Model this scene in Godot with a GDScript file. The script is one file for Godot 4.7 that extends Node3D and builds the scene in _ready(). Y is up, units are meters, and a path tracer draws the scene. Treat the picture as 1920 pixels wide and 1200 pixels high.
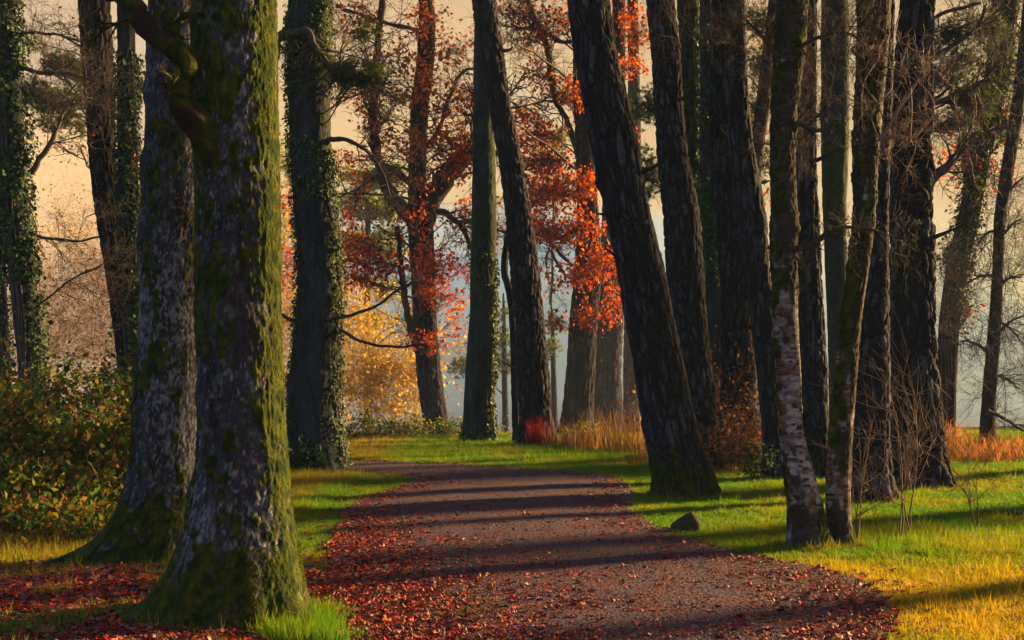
extends Node3D

const EYE := Vector3(0, 1.6, 0)
const FOV := 29.0
const FOCAL := 2320.0   # the photograph's focal length in its own pixels
const PITCH := 0.05168
const SUN_AROUND := 61.0   # degrees right of the view
const GRAVITY := Vector3(0, -1, 0)

var rng := RandomNumberGenerator.new()
var noise_soft := FastNoiseLite.new()
var noise_fine := FastNoiseLite.new()
var noise_cell := FastNoiseLite.new()
var noise_plate := FastNoiseLite.new()
var mats := {}
var path_left: Array = []
var path_right: Array = []
var path_outline := PackedVector2Array()
var trunk_spots: Array = []   # [x, z, radius] of every trunk on the ground
var names := {}


class Shape:
	var v := PackedVector3Array()
	var n := PackedVector3Array()
	var c := PackedColorArray()
	var uv := PackedVector2Array()
	var i := PackedInt32Array()

	func mesh(m: Material) -> ArrayMesh:
		var a := []
		a.resize(Mesh.ARRAY_MAX)
		a[Mesh.ARRAY_VERTEX] = v
		a[Mesh.ARRAY_NORMAL] = n
		if c.size() == v.size():
			a[Mesh.ARRAY_COLOR] = c
		if uv.size() == v.size():
			a[Mesh.ARRAY_TEX_UV] = uv
		a[Mesh.ARRAY_INDEX] = i
		var am := ArrayMesh.new()
		am.add_surface_from_arrays(Mesh.PRIMITIVE_TRIANGLES, a)
		am.surface_set_material(0, m)
		return am

	func tri(a: Vector3, b: Vector3, d: Vector3, col: Color) -> void:
		var k := v.size()
		var nn := (d - a).cross(b - a).normalized()
		v.append(a); v.append(b); v.append(d)
		for q in 3:
			n.append(nn); c.append(col)
		i.append(k); i.append(k + 1); i.append(k + 2)

	# a leaf of two halves folded along its rib: base, tip along dir, width along side
	func leaf(p: Vector3, dir: Vector3, side: Vector3, up: Vector3, col: Color) -> void:
		var k := v.size()
		var mid := p + dir * 0.45
		v.append(p); v.append(mid + side + up); v.append(p + dir); v.append(mid - side + up)
		var n1 := dir.cross(side + up).normalized()
		var n2 := (up - side).cross(dir).normalized()
		if n1.dot(n2) < 0.0:
			n2 = -n2
		var nm := (n1 + n2).normalized()
		n.append(nm); n.append(n1); n.append(nm); n.append(n2)
		for q in 4:
			c.append(col)
		i.append(k); i.append(k + 1); i.append(k + 2)
		i.append(k); i.append(k + 2); i.append(k + 3)

	# a tapering round stem through the points
	func tube(pts: Array, rad: Array, sides: int, col: Color) -> void:
		var first := v.size()
		var t: Vector3 = (pts[1] - pts[0]).normalized()
		var x: Vector3 = t.cross(Vector3(0.31, 0.22, 0.93)).normalized()
		for k in pts.size():
			var a: Vector3 = pts[maxi(k - 1, 0)]
			var b: Vector3 = pts[mini(k + 1, pts.size() - 1)]
			t = (b - a).normalized()
			x = (x - t * x.dot(t)).normalized()
			var y: Vector3 = t.cross(x)
			for s in sides:
				var w := TAU * s / sides
				var d: Vector3 = x * cos(w) + y * sin(w)
				v.append(pts[k] + d * rad[k])
				n.append(d)
				c.append(col)
				uv.append(Vector2(w * rad[k], k * 0.1))
		for k in pts.size() - 1:
			for s in sides:
				var s2 := (s + 1) % sides
				var p := first + k * sides
				i.append(p + s); i.append(p + sides + s); i.append(p + s2)
				i.append(p + s2); i.append(p + sides + s); i.append(p + sides + s2)


func _ready() -> void:
	setup_view()
	setup_noise()
	setup_materials()
	setting()
	print("setting done ", Time.get_ticks_msec())
	trees_near()
	trees_middle()
	trees_right()
	print("trees done ", Time.get_ticks_msec())
	trees_outside()
	undergrowth()
	print("undergrowth done ", Time.get_ticks_msec())
	ground_cover()
	print("cover done ", Time.get_ticks_msec())


func setup_view() -> void:
	var cam := Camera3D.new()
	cam.name = "camera"
	cam.position = EYE
	cam.rotation.x = PITCH
	cam.fov = FOV
	cam.near = 0.1
	cam.far = 1500.0
	cam.current = true
	add_child(cam)
	var sky_mat := PanoramaSkyMaterial.new()
	sky_mat.panorama = evening_sky()
	var sky := Sky.new()
	sky.sky_material = sky_mat
	var env := Environment.new()
	env.background_mode = Environment.BG_SKY
	env.sky = sky
	env.background_energy_multiplier = 1.0
	env.tonemap_mode = Environment.TONE_MAPPER_LINEAR
	env.tonemap_exposure = 4.6
	env.fog_enabled = true
	env.fog_density = 0.0005
	env.fog_light_color = Color(0.66, 0.83, 1.0)
	env.volumetric_fog_enabled = true
	env.volumetric_fog_density = 0.0
	env.sdfgi_enabled = true
	env.ssao_enabled = true
	env.ssil_enabled = true
	var we := WorldEnvironment.new()
	we.name = "environment"
	we.environment = env
	add_child(we)
	var sun := DirectionalLight3D.new()
	sun.name = "sun"
	sun.light_energy = 1.6
	sun.light_color = Color(1.0, 0.81, 0.54)
	sun.light_angular_distance = 4.0
	sun.shadow_enabled = true
	add_child(sun)
	var azimuth := deg_to_rad(SUN_AROUND)
	var height := deg_to_rad(17.0)
	var to_sun := Vector3(sin(azimuth) * cos(height), sin(height), -cos(azimuth) * cos(height))
	sun.look_at_from_position(Vector3.ZERO, -to_sun, Vector3.UP)


# a low-sun sky: cream round the sun's half of the horizon, cooler opposite and overhead, thin streaked cloud all round
func evening_sky() -> ImageTexture:
	var f := FastNoiseLite.new()
	f.seed = 77
	f.frequency = 1.0
	f.fractal_octaves = 4
	var w := 768
	var h := 384
	var im := Image.create(w, h, false, Image.FORMAT_RGBF)
	for j in h:
		var up := PI * (0.5 - (j + 0.5) / h)
		for k in w:
			var around := TAU * (k + 0.5) / w
			var d := Vector3(sin(around) * cos(up), sin(up), -cos(around) * cos(up))
			var y := maxf(d.y, 0.0)
			var warm := smoothstep(-0.75, 0.35, cos(around - deg_to_rad(SUN_AROUND)))
			var low := Color(0.072, 0.096, 0.160).lerp(Color(0.186, 0.120, 0.051), warm)
			var c := Color(0.034, 0.056, 0.118).lerp(low, 1.0 - smoothstep(0.16, 0.8, y))
			var cloud := f.get_noise_3d(d.x * 2.2, d.y * 7.0, d.z * 2.2)
			c = c * (1.0 + 0.16 * cloud)
			c = c.lerp(Color(0.145, 0.13, 0.11), 0.3 * smoothstep(0.12, 0.45, f.get_noise_3d(d.x * 3.0 + 9.0, d.y * 9.0, d.z * 3.0)))
			im.set_pixel(k, j, c)
	return ImageTexture.create_from_image(im)


func setup_noise() -> void:
	rng.seed = 7
	noise_soft.noise_type = FastNoiseLite.TYPE_SIMPLEX_SMOOTH
	noise_soft.frequency = 1.0
	noise_soft.fractal_octaves = 3
	noise_soft.seed = 11
	noise_fine.noise_type = FastNoiseLite.TYPE_SIMPLEX
	noise_fine.frequency = 1.0
	noise_fine.fractal_type = FastNoiseLite.FRACTAL_NONE
	noise_fine.seed = 23
	noise_cell.noise_type = FastNoiseLite.TYPE_CELLULAR
	noise_cell.frequency = 1.0
	noise_cell.fractal_type = FastNoiseLite.FRACTAL_NONE
	noise_cell.cellular_return_type = FastNoiseLite.RETURN_DISTANCE2_SUB
	noise_cell.cellular_jitter = 0.9
	noise_cell.seed = 5
	noise_plate.noise_type = FastNoiseLite.TYPE_CELLULAR
	noise_plate.frequency = 1.0
	noise_plate.fractal_type = FastNoiseLite.FRACTAL_NONE
	noise_plate.cellular_return_type = FastNoiseLite.RETURN_CELL_VALUE
	noise_plate.cellular_jitter = 0.9
	noise_plate.seed = 5


# the point seen at a pixel of the photograph (1920 x 1200) at a distance in front of the camera
func at(px: float, py: float, depth: float) -> Vector3:
	var r := Vector3((px - 960.0) / FOCAL, (600.0 - py) / FOCAL, -1.0).rotated(Vector3.RIGHT, PITCH)
	return EYE + r * (depth / -r.z)


func on_ground(px: float, py: float) -> Vector3:
	var r := Vector3((px - 960.0) / FOCAL, (600.0 - py) / FOCAL, -1.0).rotated(Vector3.RIGHT, PITCH)
	return EYE + r * (EYE.y / -r.y)


func lin(r: float, g: float, b: float) -> Color:
	return Color(r, g, b).linear_to_srgb()


func mix(a: Color, b: Color, t: float) -> Color:
	return a.lerp(b, clampf(t, 0.0, 1.0))


func speckle(size: int, seed_at: int, freq: float, lo: float, hi: float, octaves := 4, as_normal := false, bump := 4.0) -> NoiseTexture2D:
	var f := FastNoiseLite.new()
	f.seed = seed_at
	f.frequency = freq
	f.fractal_octaves = octaves
	var t := NoiseTexture2D.new()
	t.width = size
	t.height = size
	t.seamless = true
	t.noise = f
	if as_normal:
		t.as_normal_map = true
		t.bump_strength = bump
	else:
		var g := Gradient.new()
		g.set_color(0, Color(lo, lo, lo))
		g.set_color(1, Color(hi, hi, hi))
		t.color_ramp = g
	return t


func setup_materials() -> void:
	var grain := speckle(512, 3, 0.03, 0.62, 1.0, 5)
	var rough := speckle(512, 4, 0.045, 0.0, 1.0, 5)
	for kind in ["bark", "smooth_bark", "birch_bark"]:
		var m := StandardMaterial3D.new()
		m.resource_name = kind
		m.vertex_color_use_as_albedo = true
		m.vertex_color_is_srgb = true
		m.roughness = 0.92
		m.metallic_specular = 0.25
		m.albedo_texture = grain
		m.uv1_scale = {"bark": Vector3(2.2, 0.7, 1), "smooth_bark": Vector3(1.6, 1.1, 1), "birch_bark": Vector3(0.8, 4.0, 1)}[kind]
		m.heightmap_enabled = true
		m.heightmap_texture = rough
		m.heightmap_scale = {"bark": 1.6, "smooth_bark": 0.7, "birch_bark": 0.4}[kind]
		mats[kind] = m
	var leaf := StandardMaterial3D.new()
	leaf.resource_name = "leaf"
	leaf.vertex_color_use_as_albedo = true
	leaf.vertex_color_is_srgb = true
	leaf.roughness = 0.6
	leaf.metallic_specular = 0.3
	leaf.backlight_enabled = true
	leaf.backlight = Color(1, 1, 1)
	leaf.cull_mode = BaseMaterial3D.CULL_DISABLED
	mats.leaf = leaf
	var ivy := leaf.duplicate()
	ivy.resource_name = "ivy_leaf"
	ivy.roughness = 0.62
	ivy.metallic_specular = 0.3
	ivy.backlight = Color(0.35, 0.35, 0.35)
	mats.ivy = ivy
	var litter := leaf.duplicate()
	litter.resource_name = "fallen_leaf"
	litter.roughness = 0.55
	litter.backlight = Color(0.3, 0.3, 0.3)
	mats.litter = litter
	var twig := StandardMaterial3D.new()
	twig.resource_name = "twig"
	twig.vertex_color_use_as_albedo = true
	twig.vertex_color_is_srgb = true
	twig.roughness = 0.8
	twig.metallic_specular = 0.3
	mats.twig = twig
	var soil := StandardMaterial3D.new()
	soil.resource_name = "soil"
	soil.vertex_color_use_as_albedo = true
	soil.vertex_color_is_srgb = true
	soil.albedo_texture = speckle(1024, 9, 0.03, 0.4, 1.0, 5)
	soil.uv1_scale = Vector3(0.7, 0.7, 1)
	soil.heightmap_enabled = true
	soil.heightmap_texture = rough
	soil.heightmap_scale = 4.0
	soil.roughness = 1.0
	soil.metallic_specular = 0.1
	mats.soil = soil
	var asphalt := StandardMaterial3D.new()
	asphalt.resource_name = "worn_path_surface"
	asphalt.albedo_texture = path_texture()
	asphalt.uv1_scale = Vector3(0.25, 0.25, 1)
	asphalt.heightmap_enabled = true
	asphalt.heightmap_texture = speckle(1024, 17, 0.09, 0.0, 1.0, 4)
	asphalt.heightmap_scale = 1.3
	asphalt.roughness = 0.85
	asphalt.metallic_specular = 0.35
	mats.asphalt = asphalt
	var stone := StandardMaterial3D.new()
	stone.resource_name = "mossy_stone"
	stone.vertex_color_use_as_albedo = true
	stone.vertex_color_is_srgb = true
	stone.albedo_texture = grain
	stone.uv1_triplanar = true
	stone.uv1_scale = Vector3(3, 3, 3)
	stone.roughness = 0.95
	mats.stone = stone
	var water := StandardMaterial3D.new()
	water.resource_name = "lake_water"
	water.albedo_color = lin(0.05, 0.065, 0.08)
	water.roughness = 0.12
	water.metallic_specular = 0.5
	water.heightmap_enabled = true
	water.heightmap_texture = speckle(512, 31, 0.02, 0.0, 1.0, 4)
	water.heightmap_scale = 2.0
	water.uv1_scale = Vector3(0.1, 0.1, 1)
	mats.water = water
	var hill := StandardMaterial3D.new()
	hill.resource_name = "wooded_hill"
	hill.vertex_color_use_as_albedo = true
	hill.vertex_color_is_srgb = true
	hill.roughness = 1.0
	hill.metallic_specular = 0.1
	mats.hill = hill


# tarred gravel: dark violet-grey stones with brown needle crumbs trodden in
func path_texture() -> ImageTexture:
	var im := Image.create(1024, 1024, false, Image.FORMAT_RGB8)
	var f := FastNoiseLite.new()
	f.seed = 41
	f.frequency = 1.0
	f.fractal_octaves = 3
	var g := FastNoiseLite.new()
	g.seed = 43
	g.frequency = 1.0
	for y in 1024:
		for x in 1024:
			var ax := TAU * x / 1024.0
			var ay := TAU * y / 1024.0
			var big := f.get_noise_3d(cos(ax) * 1.5 + 9.0, sin(ax) * 1.5 + cos(ay) * 1.5, sin(ay) * 1.5)
			var r := rng.randf()
			var col := Color(0.034, 0.026, 0.046) * (0.5 + 1.0 * r)
			var crumbs := 0.30 + 1.0 * big
			if rng.randf() < crumbs:
				col = Color(0.11, 0.022, 0.016) * (0.35 + 0.9 * rng.randf())
			im.set_pixel(x, y, col.linear_to_srgb())
	return ImageTexture.create_from_image(im)


# ------------------------------------------------------------------ naming

func numbered(called: String) -> String:
	if not names.has(called):
		names[called] = 0
		return called
	names[called] += 1
	return "%s_%03d" % [called, names[called]]


func thing(called: String, label: String, category: String, where: Vector3, group := "") -> Node3D:
	var o := Node3D.new()
	o.name = numbered(called)
	o.position = where
	o.set_meta("label", label)
	o.set_meta("category", category)
	if group:
		o.set_meta("group", group)
	add_child(o)
	return o


func part(parent: Node3D, called: String, mesh: Mesh, kind := "") -> MeshInstance3D:
	var o := MeshInstance3D.new()
	o.name = called
	o.mesh = mesh
	o.cast_shadow = GeometryInstance3D.SHADOW_CASTING_SETTING_ON
	if kind:
		o.set_meta("kind", kind)
	parent.add_child(o, true)
	return o


func structure(called: String, mesh: Mesh) -> MeshInstance3D:
	var o := part(self, called, mesh, "structure")
	return o


# ------------------------------------------------------------------ setting

func lake_edge(x: float) -> float:
	return 41.0 + 1.5 * noise_soft.get_noise_1d(x * 0.05) + 45.0 * smoothstep(-9.0, -22.0, x) + 5.0 * smoothstep(10.0, 20.0, x)


func path_share(x: float, z: float) -> float:   # 1 on the path, 0 well away from it
	return 1.0 if Geometry2D.is_point_in_polygon(Vector2(x, z), path_outline) else 0.0


func land(x: float, z: float) -> float:
	var d := -z
	var h := 0.025 * noise_soft.get_noise_2d(x * 0.35, z * 0.35)
	h += 0.6 * smoothstep(-3.4, -6.5, x) * smoothstep(9.5, 14.0, d) * (1.0 - smoothstep(16.0, 20.5, d))
	h += 0.1 * smoothstep(5.0, 11.0, x) * smoothstep(9.0, 20.0, d)
	h += 0.10 * exp(-(pow(x + 2.9, 2) * 0.5 + pow(d - 9.6, 2) * 0.35))
	var e := lake_edge(x)
	return h - 3.4 * smoothstep(e, e + 9.0, d)


func setting() -> void:
	var pairs := [
		[630, 1262, 1655, 1262], [612, 1190, 1652, 1190], [592, 1105, 1612, 1100], [602, 1045, 1405, 1047], [622, 1000, 1245, 1003],
		[655, 950, 1172, 957], [748, 916, 1183, 920], [774, 903, 1120, 894], [742, 895, 950, 880], [652, 890, 780, 870], [540, 886, 640, 866], [300, 880, 380, 860]]
	var ls := [Vector3(-1.15, 0, 4.0), Vector3(-1.1, 0, -2.0)]
	var rs := [Vector3(2.6, 0, 4.0), Vector3(2.5, 0, -2.0)]
	for p in pairs:
		ls.append(on_ground(p[0], p[1]))
		rs.append(on_ground(p[2], p[3]))
	for k in ls.size() - 1:
		for s in 8:
			var t := s / 8.0
			path_left.append(ls[k].cubic_interpolate(ls[k + 1], ls[maxi(k - 1, 0)], ls[mini(k + 2, ls.size() - 1)], t))
			path_right.append(rs[k].cubic_interpolate(rs[k + 1], rs[maxi(k - 1, 0)], rs[mini(k + 2, rs.size() - 1)], t))
	for p in path_left:
		path_outline.append(Vector2(p.x, p.z))
	for k in range(path_right.size() - 1, -1, -1):
		path_outline.append(Vector2(path_right[k].x, path_right[k].z))
	# the path: a strip slightly crowned in the middle, its rims sunk under the turf
	var s := Shape.new()
	var across := 24
	for k in path_left.size():
		for a in across + 1:
			var t := a / float(across)
			var p: Vector3 = path_left[k].lerp(path_right[k], t * 1.04 - 0.02)
			var rim := minf(t, 1.0 - t)
			p.y = 0.03 + 0.03 * smoothstep(0.0, 0.3, rim) + 0.008 * noise_soft.get_noise_2d(p.x * 1.3, p.z * 1.3)
			s.v.append(p)
			s.n.append(Vector3.UP)
			s.uv.append(Vector2(p.x, p.z))
	for k in path_left.size() - 1:
		for a in across:
			var q := k * (across + 1) + a
			s.i.append(q); s.i.append(q + across + 1); s.i.append(q + 1)
			s.i.append(q + 1); s.i.append(q + across + 1); s.i.append(q + across + 2)
	structure("path", s.mesh(mats.asphalt))
	# the ground
	var xs := []
	var zs := []
	var x := 0.0
	while x < 260.0:
		xs.append(x)
		if x > 0.0:
			xs.push_front(-x)
		x += 0.22 if x < 14.0 else (x - 14.0) * 0.25 + 0.4
	var d := -8.0
	while d < 330.0:
		zs.append(-d)
		d += 0.22 if d > 5.0 and d < 34.0 else (0.8 if d <= 60.0 else (d - 60.0) * 0.2 + 1.0)
	var g := Shape.new()
	for zz in zs:
		for xx in xs:
			var h := land(xx, zz)
			g.v.append(Vector3(xx, h, zz))
			g.uv.append(Vector2(xx, zz))
			var col := mix(Color(0.035, 0.045, 0.012), Color(0.075, 0.055, 0.02), 0.5 + 0.9 * noise_soft.get_noise_2d(xx * 0.5 + 40.0, zz * 0.5))
			if xx < -1.0 and -zz < 13.0:
				col = mix(col, Color(0.06, 0.022, 0.018), 0.7)
			g.c.append(col.linear_to_srgb())
	finish_grid(g, xs.size(), zs.size())
	structure("ground", g.mesh(mats.soil))
	# the lake
	var w := Shape.new()
	for p in [Vector3(-260, -1.3, -38), Vector3(260, -1.3, -38), Vector3(260, -1.3, -330), Vector3(-260, -1.3, -330)]:
		w.v.append(p)
		w.n.append(Vector3.UP)
		w.uv.append(Vector2(p.x, p.z))
	for q in [0, 2, 1, 0, 3, 2]:
		w.i.append(q)
	structure("lake", w.mesh(mats.water))
	# wooded hills across the lake
	var hl := Shape.new()
	var nx := 160
	var nz := 26
	for j in nz:
		for k in nx:
			var hx := -250.0 + 500.0 * k / (nx - 1)
			var hz := -205.0 - 4.6 * j
			var ridge := 31.0 + 7.0 * sin(hx * 0.021 + 1.0) + 7.0 * noise_soft.get_noise_1d(hx * 0.012 + 3.0) + 5.0 * smoothstep(-20.0, -90.0, hx) - 6.0 * smoothstep(20.0, 90.0, hx)
			var up := smoothstep(0.0, 1.0, j / float(nz - 1))
			var y := -1.6 + ridge * up + 2.6 * noise_soft.get_noise_2d(hx * 0.16, hz * 0.16) * minf(1.0, j * 0.2) + 1.4 * noise_fine.get_noise_2d(hx * 0.45, hz * 0.45) * minf(1.0, j * 0.2)
			hl.v.append(Vector3(hx, y, hz))
			hl.uv.append(Vector2(hx, hz))
			hl.c.append(mix(Color(0.12, 0.14, 0.13), Color(0.19, 0.16, 0.11), 0.5 + noise_soft.get_noise_2d(hx * 0.05, hz * 0.05)).linear_to_srgb())
	finish_grid(hl, nx, nz)
	structure("hills", hl.mesh(mats.hill))
	# mist lying over the lake
	for q in [[-5.0, 150.0, 150.0, 46.0, 120.0, 0.016, 0.54, 0.76, 1.0, "pale blue mist lying over the lake behind the trees"], [60.0, 120.0, 160.0, 40.0, 80.0, 0.009, 0.82, 0.90, 0.80, "lower mist over the water at the right"], [-32.0, 64.0, 48.0, 36.0, 60.0, 0.015, 0.95, 0.92, 0.82, "tan haze hanging between the far trees at the left"], [3.0, 50.0, 56.0, 34.0, 34.0, 0.0028, 0.80, 0.87, 1.0, "thin pale haze among the farther trunks by the shore"]]:
		var f := FogVolume.new()
		f.name = numbered("lake_mist")
		f.shape = RenderingServer.FOG_VOLUME_SHAPE_ELLIPSOID
		f.size = Vector3(q[2], q[3], q[4])
		f.position = Vector3(q[0], -1.0, -q[1])
		var fm := FogMaterial.new()
		fm.density = q[5]
		fm.albedo = Color(q[6], q[7], q[8])
		f.material = fm
		f.set_meta("kind", "stuff")
		f.set_meta("label", q[9])
		f.set_meta("category", "mist")
		add_child(f)


func finish_grid(g: Shape, nx: int, nz: int) -> void:
	for j in nz:
		for k in nx:
			var a := g.v[j * nx + maxi(k - 1, 0)]
			var b := g.v[j * nx + mini(k + 1, nx - 1)]
			var c := g.v[maxi(j - 1, 0) * nx + k]
			var e := g.v[mini(j + 1, nz - 1) * nx + k]
			var nn := (b - a).cross(e - c)
			g.n.append(nn.normalized() if nn.y > 0.0 else -nn.normalized())
	for j in nz - 1:
		for k in nx - 1:
			var q := j * nx + k
			g.i.append(q); g.i.append(q + nx); g.i.append(q + 1)
			g.i.append(q + 1); g.i.append(q + nx); g.i.append(q + nx + 1)


# ------------------------------------------------------------------ trunks

# Trunk profile t: depth d; p = [[px, py, width], ...] from the foot up in the photograph's pixels; bark; roots = [[angle, reach, height]...]
# returns [thing's base, rows of the axis as [centre, radius]]
func axis_of(t: Dictionary) -> Array:
	var ys := []
	var xs := []
	var rs := []
	for q in t.p:
		var w := at(q[0], q[1], t.d)
		ys.append(w.y)
		xs.append(w.x)
		rs.append(q[2] * 0.5 * t.d / FOCAL)
	var n: int = ys.size()
	# on upwards past the frame, tapering
	var more: float = t.get("more", 4.0)
	var slope: float = (xs[n - 1] - xs[n - 2]) / (ys[n - 1] - ys[n - 2])
	ys.append(ys[n - 1] + more)
	xs.append(xs[n - 1] + clampf(slope, -0.3, 0.3) * more * 0.7)
	rs.append(rs[n - 1] * 0.72)
	return [ys, xs, rs]


func spline(ts: Array, vs: Array, t: float) -> float:
	var n := ts.size()
	var k := 0
	while k < n - 2 and t > ts[k + 1]:
		k += 1
	var a := maxi(k - 1, 0)
	var b := mini(k + 2, n - 1)
	var span: float = ts[k + 1] - ts[k]
	var u: float = clampf((t - ts[k]) / span, 0.0, 1.0)
	var ma: float = (vs[k + 1] - vs[a]) / (ts[k + 1] - ts[a]) * span
	var mb: float = (vs[b] - vs[k]) / (ts[b] - ts[k]) * span
	var u2 := u * u
	var u3 := u2 * u
	return (2.0 * u3 - 3.0 * u2 + 1.0) * vs[k] + (u3 - 2.0 * u2 + u) * ma + (-2.0 * u3 + 3.0 * u2) * vs[k + 1] + (u3 - u2) * mb


func centre_at(ax: Array, t: Dictionary, y: float) -> Vector3:
	var lean: float = t.get("lean", 0.0)
	return Vector3(spline(ax[0], ax[1], y), y, -t.d + lean * (y - ax[0][0]))


func trunk_of(t: Dictionary, base: Vector3, ax: Array) -> ArrayMesh:
	var s := Shape.new()
	var wide := 0.0
	for q in t.p:
		wide = maxf(wide, q[2])
	var segs := int(clampf(wide * 0.533 * PI / 1.35, 26, 220))
	var lo: float = minf(ax[0][0], land(base.x, base.z)) - 0.35
	var hi: float = ax[0][ax[0].size() - 1]
	var rows := int(clampf((hi - lo) * FOCAL / t.d * 0.533 / 2.1, 60, 420))
	var so: float = t.get("seed", t.d * 3.7 + t.p[0][0])
	var bark: String = t.bark
	var off := Vector3(so * 1.37, so * 0.71, so * 2.13)
	var roots: Array = t.get("roots", [])
	var flare: float = t.get("flare", 0.3)
	var foot: float = ax[0][0]
	var luck := RandomNumberGenerator.new()
	luck.seed = int(so * 100.0)
	var knots := []
	for k in 7:
		knots.append([luck.randf() * TAU, foot + luck.randf_range(0.6, hi - foot), luck.randf_range(0.15, 0.3) * ax[2][0]])
	for j in rows + 1:
		var y := lerpf(lo, hi, j / float(rows))
		var c := centre_at(ax, t, clampf(y, foot, hi))
		c.y = y
		var r0: float = spline(ax[0], ax[2], clampf(y, foot, hi))
		if y < foot:
			r0 *= 1.0 + 0.25 * (foot - y)
		var h := y - foot
		for k in segs + 1:
			var a := TAU * (k % segs) / segs
			var ca := cos(a)
			var sa := sin(a)
			var r := r0
			r *= 1.0 + 0.05 * noise_soft.get_noise_3d(ca * 0.9 + off.x, y * 0.5, sa * 0.9 + off.z)
			if h < 1.2:
				var lobe := 0.5 + 0.5 * cos(a * 5.0 + so + 1.5 * noise_soft.get_noise_2d(ca + so, sa))
				r *= 1.0 + flare * exp(-maxf(h, 0.0) / 0.20) * lobe
				for q in roots:
					var da := wrapf(a - q[0], -PI, PI)
					r += q[1] * exp(-maxf(h, 0.0) / q[2]) * exp(-pow(da / q[3], 2))
			for q in knots:
				var far: float = absf(y - q[1])
				if far < q[2] * 3.0:
					var dd: float = (pow(wrapf(a - q[0], -PI, PI) * r0, 2) + far * far) / (q[2] * q[2])
					r += q[2] * (0.55 * exp(-dd * 0.7) - 0.45 * exp(-dd * 3.0))
			var res: Array = skin(bark, Vector3(ca * r0, y, sa * r0), off, h, a, t, r0)
			r += res[0]
			s.v.append(c + Vector3(ca * r, 0, sa * r) - base)
			s.c.append(res[1])
			s.uv.append(Vector2(a * r0, y))
	var w := segs + 1
	for j in rows + 1:
		for k in w:
			var kl := k - 1 if k > 0 else segs - 1
			var kr := k + 1 if k < segs else 1
			var du := s.v[j * w + kr] - s.v[j * w + kl]
			var dv := s.v[mini(j + 1, rows) * w + k] - s.v[maxi(j - 1, 0) * w + k]
			s.n.append(dv.cross(du).normalized())
	for j in rows:
		for k in segs:
			var q := j * w + k
			s.i.append(q); s.i.append(q + 1); s.i.append(q + w)
			s.i.append(q + 1); s.i.append(q + w + 1); s.i.append(q + w)
	return s.mesh(mats[{"beech": "smooth_bark", "grey": "smooth_bark", "birch": "birch_bark"}.get(bark, "bark")])


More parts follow.
